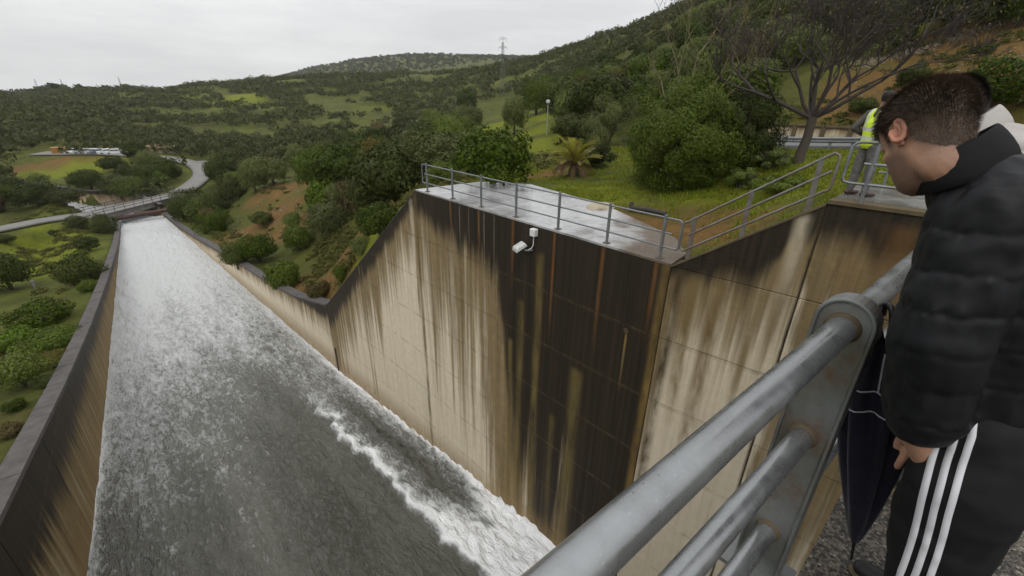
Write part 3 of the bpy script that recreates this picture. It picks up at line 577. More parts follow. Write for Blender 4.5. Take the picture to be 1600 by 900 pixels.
# ---- walkway railing in front of the camera
RD = np.array([math.sin(math.radians(94.16)), math.cos(math.radians(94.16)), 0.0])
P0 = np.array([.345, .227, 0.0])
def rp(s, z, off=0.0): p = P0 + RD * s + np.array([-RD[1], RD[0], 0]) * off; return (p[0], p[1], z)
rail = thing('walkway_railing', 'thick galvanised steel tube railing with a round-topped plate post on the walkway', 'railing', rp(1.15, 0))
ZR = (1.10, .69, .237)
for z, r in zip(ZR, (.0385, .0345, .0345)):
    mb = MB(); mb.tube([rp(s, z) for s in np.linspace(-3.0, 8.2, 24)], r, 24); mb.build('rail', M['galv'], rail)
for sp_ in (-1.75, 1.15, 4.0, 6.9):
    # plate post: a web with a raised rim, rounded over the top tube
    hw, th, zc = .078, .075, 1.115
    def outline(e, za=0.0): return [(-hw + e, za)] + [(-(hw - e) * math.cos(a), zc + (hw - e) * math.sin(a)) for a in np.linspace(0, PI, 17)] + [(hw - e, za)]
    mb = MB(); o1 = outline(0); o2 = outline(.011)
    n = len(o1)
    def q(p, s): return rp(sp_ + s, p[1], -p[0])
    V = [q(p, 0) for p in o1] + [q(p, 0) for p in o2] + [q(p, .010) for p in o2] + [q(p, th) for p in o1] + [q(p, th) for p in o2] + [q(p, th - .01) for p in o2]
    Fs = [(k, k + 1, n + k + 1, n + k) for k in range(n - 1)] + [(n + k, n + k + 1, 2 * n + k + 1, 2 * n + k) for k in range(n - 1)] + [tuple(range(2 * n, 3 * n))]
    Fs += [(3 * n + k + 1, 3 * n + k, 4 * n + k, 4 * n + k + 1) for k in range(n - 1)] + [(4 * n + k + 1, 4 * n + k, 5 * n + k, 5 * n + k + 1) for k in range(n - 1)] + [tuple(reversed(range(5 * n, 6 * n)))] + [(k + 1, k, 3 * n + k, 3 * n + k + 1) for k in range(n - 1)]
    mb.add(V, Fs); po = mb.build('post', M['galv_post'], rail)
    bv = po.modifiers.new('b', 'BEVEL'); bv.width = .004; bv.segments = 2; bv.limit_method = 'ANGLE'; bv.angle_limit = math.radians(50)
    for z, r in zip(ZR, (.0385, .0345, .0345)):
        mb = MB(); mb.tube([rp(sp_ + s, z) for s in (-.006, .002, .011)], [r + .002, r + .0065, r + .010], 24); mb.build('weld_collar', M['weld'], po); mb = MB(); mb.tube([rp(sp_ + th + s, z) for s in (-.011, -.002, .006)], [r + .010, r + .0065, r + .002], 24); mb.build('weld_collar', M['weld'], po)
    mb = MB(); mb.box(rp(sp_ + .037, .012), (.16, .24, .02)); mb.build('base_plate', M['galv_post'], po)

def fence_posts(th_, pts, h, r, mat, tilt=None, base=True):
    for p in pts:
        mb = MB(); mb.tube([p, (p[0], p[1], p[2] + h)], r, 10); o = mb.build('post', mat, th_)
        if base: mb = MB(); mb.box((p[0], p[1], p[2] + .008), (.15, .15, .016)); mb.build('base_plate', M['weld'], o)
# ---- terrace railing: seven posts, three tubes, closed ends
XT = XR + .14; ZT = -1.775
tr = thing('terrace_railing', 'three-tube grey railing with seven posts along the edge of the wet terrace', 'railing', (XT, 9.3, ZT))
fence_posts(tr, [(XT, y, ZT) for y in posts_y], 1.03, .038, M['galv_far'])
ya, yb = 4.12, 14.42
for h in (.30, .63, .97):
    mb = MB(); e0 = .12 if h == .63 else 0
    mb.tube([(XT, ya + .12 + (.12 if e0 else 0), ZT + h), (XT, yb - .1 - (.08 if e0 else 0), ZT + h)], .022, 8); mb.build('rail', M['galv_far'], tr)
for yc, sgn in ((ya + .12, -1), (yb - .1, 1)):
    mb = MB(); u = (0, sgn, 0); r = .07
    mb.tube([(XT, yc - sgn * .02, ZT + .97)] + arc((XT, yc, ZT + .97 - r), r, PI / 2, 0, u, (0, 0, 1)) + arc((XT, yc, ZT + .30 + r), r, 0, -PI / 2, u, (0, 0, 1)) + [(XT, yc - sgn * .02, ZT + .30)], .022, 8); mb.build('end_loop', M['galv_far'], tr)
# ---- stair railing on the raking wall
sr_ = thing('stair_railing', 'rusty sloping tube railing climbing the raking wall to the landing', 'railing', (9.3, 3, -.9))
sx = lambda y: fx(y) + .14
sz = lambda y: RAKE(y) + .0
for y in (3.93, 2.97, 2.0):
    mb = MB(); R_ = Matrix.Rotation(FLR, 3, 'Z'); mb.box((sx(y), y, sz(y) + .47), (.03, .085, .98), R_); mb.build('post', M['galv_rust'], sr_)
for h in (.27, .60, .93):
    mb = MB(); y0_, y1_ = (4.06, 1.84) if h != .60 else (4.0, 1.8); mb.tube([(sx(y), y, sz(y) + h) for y in (y0_, y1_)], .024, 8); mb.build('rail', M['galv_rust'], sr_)
for y in (4.06, 1.84):
    mb = MB(); sg = 1 if y > 3 else -1; mb.tube([(sx(y), y, sz(y) + .93), (sx(y), y + sg * .07, sz(y) + .90 - sg * .0), (sx(y), y + sg * .09, sz(y) + .83), (sx(y), y + sg * .09, sz(y) + .36), (sx(y), y + sg * .06, sz(y) + .29), (sx(y), y, sz(y) + .27)], .024, 8); mb.build('end_loop', M['galv_rust'], sr_)
# ---- railing round the landing
lr_ = thing('landing_railing', 'grey tube railing with rounded corner at the edge of the landing', 'railing', (9.5, .6, .09))
lx = lambda y: fx(y) + .12
fence_posts(lr_, [(lx(y), y, .085) for y in (1.28, .35)], 1.0, .03, M['galv_far'], base=False)
for h in (.30, .63, .97):
    mb = MB(); mb.tube([(lx(y), y, .085 + h) for y in (1.52 if h != .63 else 1.40, -.25)], .024, 8); mb.build('rail', M['galv_far'], lr_)
mb = MB(); mb.tube([(lx(1.54), 1.50, 1.055), (lx(1.6), 1.57, 1.04), (lx(1.62), 1.62, .98), (lx(1.63), 1.63, .46), (lx(1.61), 1.60, .40), (lx(1.54), 1.50, .385)], .024, 8); mb.build('end_loop', M['galv_far'], lr_)
# second railing along the far side of the landing, seen through the first
l2 = thing('rear_landing_railing', 'low tube railing on the far side of the landing behind the worker', 'railing', (11.8, .6, .08))
fence_posts(l2, [(11.75, y, .07) for y in (1.3, .3, -.8)], .62, .024, M['galv_far'], base=False)
for h in (.28, .6): mb = MB(); mb.tube([(11.75, 1.45, .07 + h), (11.75, -1.2, .07 + h)], .02, 8); mb.build('rail', M['galv_far'], l2)

# ================================================================ roads, bridges, far structures
def smooth_line(P, n=8):
    P = [np.asarray(p, float) for p in P]; P = [2 * P[0] - P[1]] + P + [2 * P[-1] - P[-2]]; o = []
    for i in range(1, len(P) - 2):
        for k in range(n):
            t = k / n; a, b, c, d = P[i - 1], P[i], P[i + 1], P[i + 2]
            o.append(.5 * (2 * b + (c - a) * t + (2 * a - 5 * b + 4 * c - d) * t * t + (3 * b - a - 3 * c + d) * t ** 3))
    return np.array(o + [P[-2]])
def mat_road(name, col):
    t = NT(name); n = t.noise(.5, 5, .6); f = t.noise(12, 4, .7); c = t.mix(t.ramp(n, [(.3, 0), (.7, 1)]), tuple(x * .8 for x in col), col); c = t.mix(t.ramp(f, [(.5, 0), (.7, .4)]), c, tuple(x * .6 for x in col)); t.set(Base_Color=c, Roughness=.6, Specular_IOR_Level=.4); t.bump(f, .3, .02); return t.m
M['road'] = mat_road('pale_track', (.19, .18, .165)); M['asphalt'] = mat_road('old_asphalt', (.14, .14, .14))
roads = []
def road(name, mat, extra=0):
    w, P = ROADS[name]; L3 = smooth_line(P); L = L3[:, :2]; T = np.gradient(L, axis=0); T /= np.linalg.norm(T, axis=1)[:, None]; Nn = np.stack([T[:, 1], -T[:, 0]], 1)
    V = np.array([np.c_[L + Nn * w * c, L3[:, 2]] for c in np.linspace(-.5, .5, 5)]); k, n, _ = V.shape; idx = np.arange(k * n).reshape(k, n)
    Fc = np.stack([idx[:-1, :-1], idx[:-1, 1:], idx[1:, 1:], idx[1:, :-1]], -1).reshape(-1, 4)
    o = link(name, npmesh(name, V.reshape(-1, 3), Fc, mat, True)); sk = o.modifiers.new('s', 'SOLIDIFY'); sk.thickness = .3; sk.offset = 1 if Nn[0][0] * 0 > 1 else -1
    tag(o, kind='structure'); roads.append((L, w)); return L
BR0, BR1 = atz(140, 336, -18.45), atz(281, 302, -18.45)
for nm_, mt_ in (('approach_road', 'road'), ('valley_road', 'road'), ('side_road', 'road'), ('car_park', 'road'), ('hill_road', 'asphalt')): road(nm_, M[mt_])

# ---- road bridge
M['bridge_c'] = mat_concrete('bridge_concrete', (.24, .225, .21), .85); M['dark_steel'] = plain('dark_steel', (.05, .05, .052), .6, .3); M['red_pipe'] = plain('oxide_red_pipe', (.060, .026, .022), .6, .2, scale=2, bump=.2)
b0, b1 = np.array(BR0), np.array(BR1); bd = (b1 - b0); bl = np.linalg.norm(bd[:2]); bd = bd / bl; bn = np.array([bd[1], -bd[0], 0])
br = thing('road_bridge', 'narrow concrete road bridge with dark railings crossing the far end of the chute', 'bridge', tuple(b0))
def bp(s, t, z): p = b0 + bd * s + bn * t; return (p[0], p[1], b0[2] + z)
mb = MB(); mb.prism([bp(-1.5, -2.1, -.02), bp(bl + 1.5, -2.1, -.02), bp(bl + 1.5, 2.1, -.02), bp(-1.5, 2.1, -.02)], (0, 0, 0), (0, 0, .14)); mb.build('deck', M['road'], br)
for t_ in (-1.75, 1.75): mb = MB(); mb.prism([bp(-1, t_ - .18, -.9), bp(bl + 1, t_ - .18, -.9), bp(bl + 1, t_ + .18, -.9), bp(-1, t_ + .18, -.9)], (0, 0, 0), (0, 0, .86)); mb.build('girder', M['bridge_c'], br)
for t_ in (-2.0, 2.0):
    for z in (.55, .95): mb = MB(); mb.tube([bp(-1, t_, z), bp(bl + 1, t_, z)], .045, 6); mb.build('rail', M['dark_steel'], br)
    for k in range(12): mb = MB(); s = -.9 + (bl + 1.8) * k / 11; mb.tube([bp(s, t_, .11), bp(s, t_, 1.0)], .05, 6); mb.build('post', M['dark_steel'], br)
for s in (-.6, bl + .6): mb = MB(); mb.box(bp(s, 0, -2.6), (1.6, 3.6, 3.2), Matrix.Rotation(math.atan2(bd[1], bd[0]), 3, 'Z')); mb.build('abutment', M['bridge_c'], br)
# ---- oxide-red pipe across the channel
pa, pb = atz(174, 343.5, -19.75), atz(262, 328.5, -19.35)
pp = thing('pipe_crossing', 'rusty red pipe crossing the water just before the road bridge', 'pipe', tuple(pa))
mb = MB(); mb.tube([pa, pa + (pb - pa) * .5 + np.array([0, 0, .12]), pb], .36, 14); mb.build('pipe', M['red_pipe'], pp)
for f in (.06, .94):
    c = pa + (pb - pa) * f; mb = MB(); mb.box((c[0], c[1], c[2] - 1.3), (.7, .9, 2.2)); mb.build('saddle', M['bridge_c'], pp)
    mb = MB(); d_ = (pb - pa) / np.linalg.norm(pb - pa); mb.tube([c - d_ * .15, c + d_ * .15], .42, 14); mb.build('flange', M['red_pipe'], pp)
# ---- training wall of the river beyond
M['wall_b'] = mat_wall('basin_wall_concrete', -60, 60, [(-60, .6), (60, .6)], [(-60, 2.4), (-10, 2.2), (0, 1.6), (60, 2)], -18.9, pale=(.46, .36, .25))
fw = thing('basin_wall', 'curved brown streaked concrete wall behind the road bridge', 'wall', tuple(farwall[3]))
FL_ = smooth_line([p[:2] for p in farwall], 3)
for i in range(len(FL_) - 1):
    (xa, ya_), (xb, yb_) = FL_[i], FL_[i + 1]; l_ = math.hypot(xb - xa, yb_ - ya_); nx, ny = (yb_ - ya_) / l_, -(xb - xa) / l_
    if i % 1 == 0:
        mb = MB(); e = .03 / l_; A = (xa + (xb - xa) * e, ya_ + (yb_ - ya_) * e); B = (xb - (xb - xa) * e, yb_ - (yb_ - ya_) * e)
        mb.prism([(A[0], A[1], -23.5), (B[0], B[1], -23.5), (B[0], B[1], -18.7), (A[0], A[1], -18.7)], (0, 0, 0), (-nx * .5, -ny * .5, 0)); mb.build('panel', M['wall_b'], fw)
        mb = MB(); mb.prism([(A[0] + nx * .06, A[1] + ny * .06, -18.68), (B[0] + nx * .06, B[1] + ny * .06, -18.68), (B[0] + nx * .06, B[1] + ny * .06, -18.5), (A[0] + nx * .06, A[1] + ny * .06, -18.5)], (0, 0, 0), (-nx * .6, -ny * .6, 0)); mb.build('coping_slab', M['coping'], fw)

# ---- guard rail and low retaining wall by the hill road
gr_ = thing('guard_rail', 'grey steel crash barrier along the road behind the bare tree', 'guard rail', tuple(at(1250, 229, 31)))
gpts = [at(p, q, d) for p, q, d in ((1090, 221, 33), (1190, 226, 31.5), (1330, 231, 31), (1450, 236, 30), (1640, 246, 28.5))]
gl = smooth_line([p[:2] for p in gpts], 4); gzv = ground(gl[:, 0], gl[:, 1]) + .06; gzv = np.convolve(np.pad(gzv, 4, 'edge'), np.ones(9) / 9, 'valid')
prof = [(0, .42), (.05, .47), (.05, .52), (0, .57), (.05, .62), (.05, .68), (0, .73)]
mb = MB(); V = []
for (x_, y_), z_ in zip(gl, gzv):
    u_ = np.array([x_, y_]) / math.hypot(x_, y_)
    for o_, h_ in prof: V.append((x_ - u_[0] * o_, y_ - u_[1] * o_, z_ + h_))
k = len(prof); mb.add(V, [(i * k + j, (i + 1) * k + j, (i + 1) * k + j + 1, i * k + j + 1) for i in range(len(gl) - 1) for j in range(k - 1)]); o = mb.build('beam', M['galv_far'], gr_); o.modifiers.new('s', 'SOLIDIFY').thickness = .008
for i in range(0, len(gl), 1):
    mb = MB(); mb.box((gl[i][0] + .06, gl[i][1], gzv[i] + .3), (.09, .12, .9)); mb.build('post', M['galv_far'], gr_)
RWT = float(at(1265, 198, 36.6)[2])
M['rw'] = mat_wall('roadside_concrete', -20, 30, [(-20, .12), (30, .12)], [(-20, .5), (0, .7), (10, .4), (30, .6)], RWT, pale=(.56, .47, .33))
rw = thing('retaining_wall', 'low beige retaining wall panels at the foot of the ochre slope', 'wall', tuple(at(1260, 205, 36)))
rpts = [at(p, 205, d) for p, d in ((1060, 39), (1195, 37), (1330, 36.5), (1450, 35.5), (1700, 33))]; rl = smooth_line([p[:2] for p in rpts], 3)
for i in range(len(rl) - 1):
    (xa, ya_), (xb, yb_) = rl[i], rl[i + 1]; l_ = math.hypot(xb - xa, yb_ - ya_); nx, ny = (yb_ - ya_) / l_, -(xb - xa) / l_
    if nx * xa + ny * ya_ > 0: nx, ny = -nx, -ny
    e = .04 / l_; A = (xa + (xb - xa) * e, ya_ + (yb_ - ya_) * e); B = (xb - (xb - xa) * e, yb_ - (yb_ - ya_) * e)
    mb = MB(); mb.prism([(A[0], A[1], -2.6), (B[0], B[1], -2.6), (B[0], B[1], RWT), (A[0], A[1], RWT)], (0, 0, 0), (-nx * .3, -ny * .3, 0)); mb.build('panel', M['rw'], rw)
    mb = MB(); mb.prism([(A[0] + nx * .07, A[1] + ny * .07, RWT + .004), (B[0] + nx * .07, B[1] + ny * .07, RWT + .004), (B[0] + nx * .07, B[1] + ny * .07, RWT + .12), (A[0] + nx * .07, A[1] + ny * .07, RWT + .12)], (0, 0, 0), (-nx * .42, -ny * .42, 0)); mb.build('coping_slab', M['ledge'], rw)
    mb = MB(); mb.box((xa + nx * .1, ya_ + ny * .1, RWT - 1.06), (.22, .22, 2.1)); mb.build('pilaster', M['ledge'], rw)

# ================================================================ vegetation
def mat_leaf(name, a, b, c, tr=.25, rough=.55):
    t = NT(name); g = t.n('ShaderNodeNewGeometry'); ri = g.outputs['Random Per Island']; oi = t.n('ShaderNodeObjectInfo').outputs['Random']; n = t.noise(.9, 3, .6)
    col = t.mix(ri, a, b); col = t.mix(t.ramp(n, [(.4, 0), (.7, .7)]), col, c)
    h = t.n('ShaderNodeHueSaturation'); t.put(h.inputs['Hue'], t.math('ADD', .485, t.math('MULTIPLY', oi, .03))); t.put(h.inputs['Saturation'], t.math('ADD', .8, t.math('MULTIPLY', oi, .3))); t.put(h.inputs['Value'], t.math('ADD', .72, t.math('MULTIPLY', t.math('FRACT', t.math('MULTIPLY', oi, 7.31)), .55))); t.l(col, h.inputs['Color'])
    t.set(Base_Color=h.outputs[0], Roughness=rough, Specular_IOR_Level=.12)
    tl = t.n('ShaderNodeBsdfTranslucent'); t.l(h.outputs[0], tl.inputs[0]); ms = t.n('ShaderNodeMixShader'); ms.inputs[0].default_value = tr; t.l(t.b.outputs[0], ms.inputs[1]); t.l(tl.outputs[0], ms.inputs[2]); t.l(ms.outputs[0], t.out.inputs[0]); return t.m
M['oak'] = mat_leaf('oak_leaves', (0.024, 0.038, 0.005), (0.067, 0.090, 0.010), (0.046, 0.056, 0.007))
M['olive'] = mat_leaf('olive_leaves', (0.059, 0.078, 0.015), (0.135, 0.165, 0.033), (0.094, 0.116, 0.022))
M['bush'] = mat_leaf('bush_leaves', (0.038, 0.064, 0.005), (0.104, 0.146, 0.012), (0.073, 0.085, 0.010))
M['russet'] = mat_leaf('russet_leaves', (0.061, 0.055, 0.016), (0.128, 0.110, 0.028), (0.135, 0.083, 0.025))
M['fresh'] = mat_leaf('fresh_leaves', (0.063, 0.099, 0.013), (0.151, 0.205, 0.030), (0.088, 0.124, 0.017))
M['bark'] = plain('bark', (.055, .043, .032), .9, scale=6, bump=.6); M['twig'] = plain('twig_bark', (.044, .034, .029), .9, scale=3); M['twig2'] = plain('pale_twig_bark', (.15, .12, .06), .9, scale=3)
def unit(v): return v / np.maximum(np.linalg.norm(v, axis=1, keepdims=True), 1e-9)
def leaf_quads(P, N, a, b, g, jit=.55):
    """one small folded-diamond leaf at each point"""
    n = len(P); t = unit(np.cross(N, g.normal(size=(n, 3)))); N2 = unit(N + g.normal(size=(n, 3)) * jit); s = unit(np.cross(N2, t)); sz = g.uniform(.6, 1.35, (n, 1))
    V = np.stack([P - t * a * sz / 2, P + s * b * sz / 2, P + t * a * sz / 2, P - s * b * sz / 2], 1).reshape(-1, 3)
    return V, np.arange(n * 4).reshape(-1, 4)
def crown_pts(g, n, lobes, c, R, lobe_r=(.27, .48), shell=.8, low=-.5, cr=(.42, .86)):
    """points and outward normals on the uneven skin of a lobed crown (outer envelope of many lobes), some inside"""
    i = np.arange(lobes) + .5; ph = np.arccos(1 - 2 * i / lobes); th = PI * (1 + 5 ** .5) * i + g.uniform(0, 6)
    C = np.stack([np.cos(th) * np.sin(ph), np.sin(th) * np.sin(ph), np.cos(ph)], 1) * g.uniform(*cr, (lobes, 1)) + g.normal(size=(lobes, 3)) * .07; r = g.uniform(*lobe_r, lobes)
    d = unit(g.normal(size=(int(n * 1.6), 3))); d = d[d[:, 2] > low][:n]
    b = d @ C.T; disc = b * b - (C ** 2).sum(1)[None] + (r ** 2)[None]; t = np.where(disc > 0, b + np.sqrt(np.maximum(disc, 0)), 0); k = t.argmax(1); rad = np.maximum(t.max(1), .42)
    rad = rad * (1 + (g.uniform(size=len(d)) < .05) * g.uniform(.04, .2, len(d)))
    hit = d * rad[:, None]; nn = unit(hit - C[k] * .8); rad2 = np.where(g.uniform(size=len(d)) < .14, g.uniform(.4, .9, len(d)), g.uniform(shell, 1.05, len(d)))
    return hit * rad2[:, None] * np.array(R) + np.array(c), nn
def make_crown(name, seed, mat, n, a, b, lobes=11, c=(0, 0, 1.0), R=(.8, .8, .62), **kw):
    g = np.random.default_rng(seed); P, N = crown_pts(g, n, lobes, c, R, **kw); m = P[:, 2] > .02; V, Fc = leaf_quads(P[m], N[m], a, b, g); return npmesh(name, V, Fc, mat)
def make_trunk(seed, h=.9, r=.085, limbs=4, mat=None):
    g = random.Random(seed); mb = MB(); lean = (g.uniform(-.12, .12), g.uniform(-.12, .12)); top = Vector((lean[0], lean[1], h * .55))
    mb.tube([(0, 0, -.25), (lean[0] * .3, lean[1] * .3, h * .2), top], [r * 1.25, r, r * .8], 7)
    for k in range(limbs):
        an = 2 * PI * k / limbs + g.uniform(-.4, .4); e = top + Vector((math.cos(an) * .5, math.sin(an) * .5, h * g.uniform(.35, .6))); mb.tube([top - Vector((0, 0, .03)), top.lerp(e, .5) + Vector((0, 0, .05)), e], [r * .6, r * .4, r * .15], 5)
    me = mb.mesh('trunk'); me.materials.append(mat or M['bark']); return me
PROTO = {}
for kind, mats, nl, a, b in (('oak', 'oak', 4200, .105, .068), ('olive', 'olive', 4200, .12, .045), ('bush', 'bush', 3800, .10, .06), ('russet', 'russet', 3800, .10, .06), ('fresh', 'fresh', 3800, .10, .055)):
    PROTO[kind] = []
    for s in range(4):
        lowb = kind in ('bush', 'russet', 'fresh')
        PROTO[kind].append((make_crown('crown', 100 * len(PROTO) + s, M[mats], nl, a, b, lobes=20 + 5 * s, c=(0, 0, .42 if lowb else .80), R=(1.0, .93, .56 if lowb else .70 + .06 * s), low=-1.01 if lowb else -.7), make_trunk(s + 31 * len(PROTO), .5 if lowb else .95)))
HI = {}                                            # finer crowns for plants close by
def hi_crown(kind, n, a, b, seed, c, R, lobes, **kw): return make_crown('crown', seed, M[kind], n, a, b, lobes, c, R, **kw)
trees = []
def plant(name, label, cat, p, w, h, kind, var, group=None, rz=None, crown=None):
    """w, h: width and height in metres"""
    cm, tm = PROTO[kind][var % 4]; t = thing(name, label, cat, (p[0], p[1], p[2]), group, rz if rz is not None else (var * 2.399) % 6.28)
    hh = 1.0 if kind in ('bush', 'russet', 'fresh') else 1.55
    t.scale = (w / 2 / .98, w / 2 / .98, h / hh)
    for nm, me in (('crown', crown or cm), ('trunk', tm)): link(nm, me, t, False)
    trees.append((p[0], p[1], w)); return t
def px_m(p, px): d = np.asarray(p) - np.array([0, 0, CAMZ]); dep = d @ CF; th = math.atan2(d @ CR, dep); return px * dep / F_PX * math.cos(th)
def px_h(p, px): d = np.asarray(p) - np.array([0, 0, CAMZ]); return px * (d @ CF) / F_PX * .93

# ---- plants that stand out, by the place where they root (view x, y), width and height there
NAMED = [
 # slope between the raking wall and the chute
 ('oak', 596, 372, 66, 58, 'round dark green tree tucked behind the raking wall edge', 'tree'),
 ('russet', 588, 335, 84, 70, 'reddish green bush above the round dark tree on the slope', 'bush'),
 ('olive', 622, 312, 74, 72, 'grey green leafy tree behind the far end of the terrace railing', 'tree'),
 ('oak', 650, 290, 44, 60, 'dark narrow tree touching the far corner of the terrace', 'tree'),
 ('bush', 445, 449, 58, 46, 'rounded green bush growing against the chute wall nearest the raking wall', 'bush'),
 ('bush', 371, 412, 48, 38, 'bright green bush overhanging the chute wall coping', 'bush'),
 ('oak', 405, 408, 62, 42, 'dark bush behind the bright green overhanging bush', 'bush'),
 ('bush', 535, 436, 28, 24, 'small round shrub beside the raking wall on the bare slope', 'bush'),
 ('russet', 502, 468, 44, 32, 'low brownish shrub in the notch where the walls meet', 'bush'),
 ('fresh', 566, 396, 34, 30, 'small pale shrub leaning over the raking wall', 'bush'),
 ('olive', 515, 366, 66, 52, 'grey green shrub in the middle of the slope above the chute', 'bush'),
 ('bush', 508, 330, 66, 54, 'mid green tree in the middle of the slope', 'tree'),
 ('oak', 535, 303, 92, 78, 'large dark crown at the top of the slope left of the terrace', 'tree'),
 ('olive', 492, 300, 60, 66, 'olive green tree at the upper edge of the soil slope', 'tree'),
 ('fresh', 460, 352, 30, 22, 'pale shrub on the lower soil slope', 'bush'),
 ('olive', 468, 392, 52, 40, 'soft grey shrub above the round chute bush', 'bush'),
 ('oak', 412, 352, 36, 22, 'dark flat shrub on the bare soil slope', 'bush'),
 ('oak', 341, 290, 36, 40, 'dark tree at the bend of the valley road', 'tree'),
 ('bush', 322, 347, 56, 42, 'green tree standing at the end of the chute wall by the pipe', 'tree'),
 ('oak', 288, 345, 44, 32, 'dark tree beside the bridge end above the water', 'tree'),
 ('olive', 345, 322, 48, 40, 'pale olive tree near the valley road above the chute end', 'tree'),
 ('bush', 338, 362, 56, 32, 'green shrub mass over the far chute wall', 'bush'),
 ('oak', 372, 290, 62, 52, 'broad dark tree between the road bend and the soil slope', 'tree'),
 ('olive', 400, 300, 50, 48, 'grey tree at the top left of the soil slope', 'tree'),
 ('bush', 368, 312, 50, 44, 'mid green tree left of the soil slope', 'tree'),
 ('olive', 428, 290, 56, 44, 'olive tree on the crest of the soil slope', 'tree'),
 # behind the terrace
 ('oak', 770, 292, 118, 88, 'broad dark evergreen bush behind the terrace railing', 'bush'),
 ('olive', 702, 245, 54, 54, 'silvery green tree left of the broad dark evergreen bush', 'tree'),
 ('bush', 690, 292, 56, 44, 'green bush low behind the far end of the terrace', 'bush'),
 ('olive', 803, 211, 40, 58, 'single upright olive tree in the bright grass clearing', 'tree'),
 ('oak', 729, 176, 32, 34, 'small dark oak on the clearing edge with open trunk', 'tree'),
 ('olive', 838, 180, 48, 50, 'spreading tree with bare trunk beside the globe lamp', 'tree'),
 ('oak', 640, 240, 66, 50, 'dark rounded oak above the terrace corner', 'tree'),
 ('russet', 655, 236, 46, 30, 'brownish oak left of the silvery tree', 'tree'),
 # right of the terrace
 # left bank
 ('bush', 130, 440, 80, 46, 'broad green bush leaning on the left wall coping', 'bush'),
 ('oak', 18, 452, 92, 58, 'large dark bush at the picture edge across the grass field', 'bush'),
 ('bush', 138, 455, 36, 20, 'small round bush right below the broad green bush', 'bush'),
 ('oak', 140, 392, 44, 22, 'dark flat bush by the left wall beyond the broad bush', 'bush'),
 ('bush', 166, 364, 42, 30, 'green bush beside the pipe on the left bank', 'bush'),
 ('oak', 123, 356, 40, 18, 'dark oval shrub below the approach road', 'bush'),
 ('oak', 85, 370, 15, 12, 'tiny round shrub alone in the grass field', 'bush'),
 ('oak', 10, 380, 40, 14, 'flat dark shrub at the edge of the grass field', 'bush'),
 ('bush', 70, 505, 110, 36, 'long low bush on the left bank above the heather', 'bush'),
 ('bush', 84, 540, 104, 28, 'yellow green heather mound beside the left coping', 'bush'),
 ('fresh', 38, 540, 100, 30, 'pale green heather mound further from the left coping', 'bush'),
 ('olive', 38, 604, 110, 58, 'grey green bush low at the left edge beside the coping', 'bush'),
 ('russet', 78, 572, 76, 22, 'brownish heather beside the left coping', 'bush'),
 ('oak', 78, 602, 40, 16, 'small dark heath tuft next to the coping', 'bush'),
 ('russet', 20, 680, 60, 22, 'low brown heath tuft at the lower left edge', 'bush'),
 ('fresh', 70, 640, 34, 12, 'bright grass tuft beside the lower left coping', 'bush'),
 ('oak', 25, 640, 44, 16, 'dark heath tuft at the left edge above the coping', 'bush'),
 # across the river
 ('oak', 60, 322, 74, 34, 'dark spreading tree on the near side of the river basin', 'tree'),
 ('oak', 105, 322, 60, 30, 'second dark tree beside the river basin', 'tree'),
 ('oak', 25, 312, 60, 34, 'dark tree at the left edge beyond the approach road', 'tree'),
 ('oak', 205, 288, 42, 32, 'dark oak on the mound behind the basin wall', 'tree'),
 ('oak', 235, 292, 44, 30, 'dark oak close above the road bridge', 'tree'),
 ('oak', 180, 270, 44, 26, 'oak on the grassy mound edge', 'tree'),
 ('bush', 248, 289, 36, 22, 'green tree inside the road bend', 'tree'),
 ('oak', 215, 250, 48, 30, 'large oak at the right end of the car park', 'tree'),
 ('oak', 272, 277, 34, 17, 'low bushy oak on the inner side of the road bend', 'tree'),
 ('fresh', 62, 287, 40, 16, 'pale green tree at the foot of the grassy mound', 'tree'),
 # right hill
 ('oak', 1480, 58, 190, 110, 'dark leaning tree with bare trunk above the ochre slope', 'tree'),
 ('oak', 1372, 88, 110, 95, 'dark gnarled tree at the rubble edge of the ochre slope', 'tree'),
 ('oak', 1540, 178, 150, 75, 'dense green bush on the ochre slope behind the men', 'bush'),
 ('oak', 1420, 135, 56, 32, 'small dark shrub in the middle of the ochre slope', 'bush'),
 ('oak', 1530, 88, 46, 18, 'low dark shrub high on the ochre slope', 'bush'),
 ('oak', 1345, 178, 50, 24, 'low dark weed at the foot of the ochre slope', 'bush'),
 ('oak', 1590, 42, 90, 70, 'dark tree at the top right corner', 'tree'),
]
RNG = np.random.default_rng(77)
for i, (kd, px, py, wpx, hpx, lab, cat) in enumerate(NAMED):
    p = ghit(px, py)
    if p is None: continue
    o = plant({'tree': 'oak_tree' if kd == 'oak' else 'olive_tree' if kd == 'olive' else 'leafy_tree', 'bush': 'shrub'}[cat], lab, cat, p, px_m(p, wpx) * 1.0, px_h(p, hpx) * 1.05, kd, i)

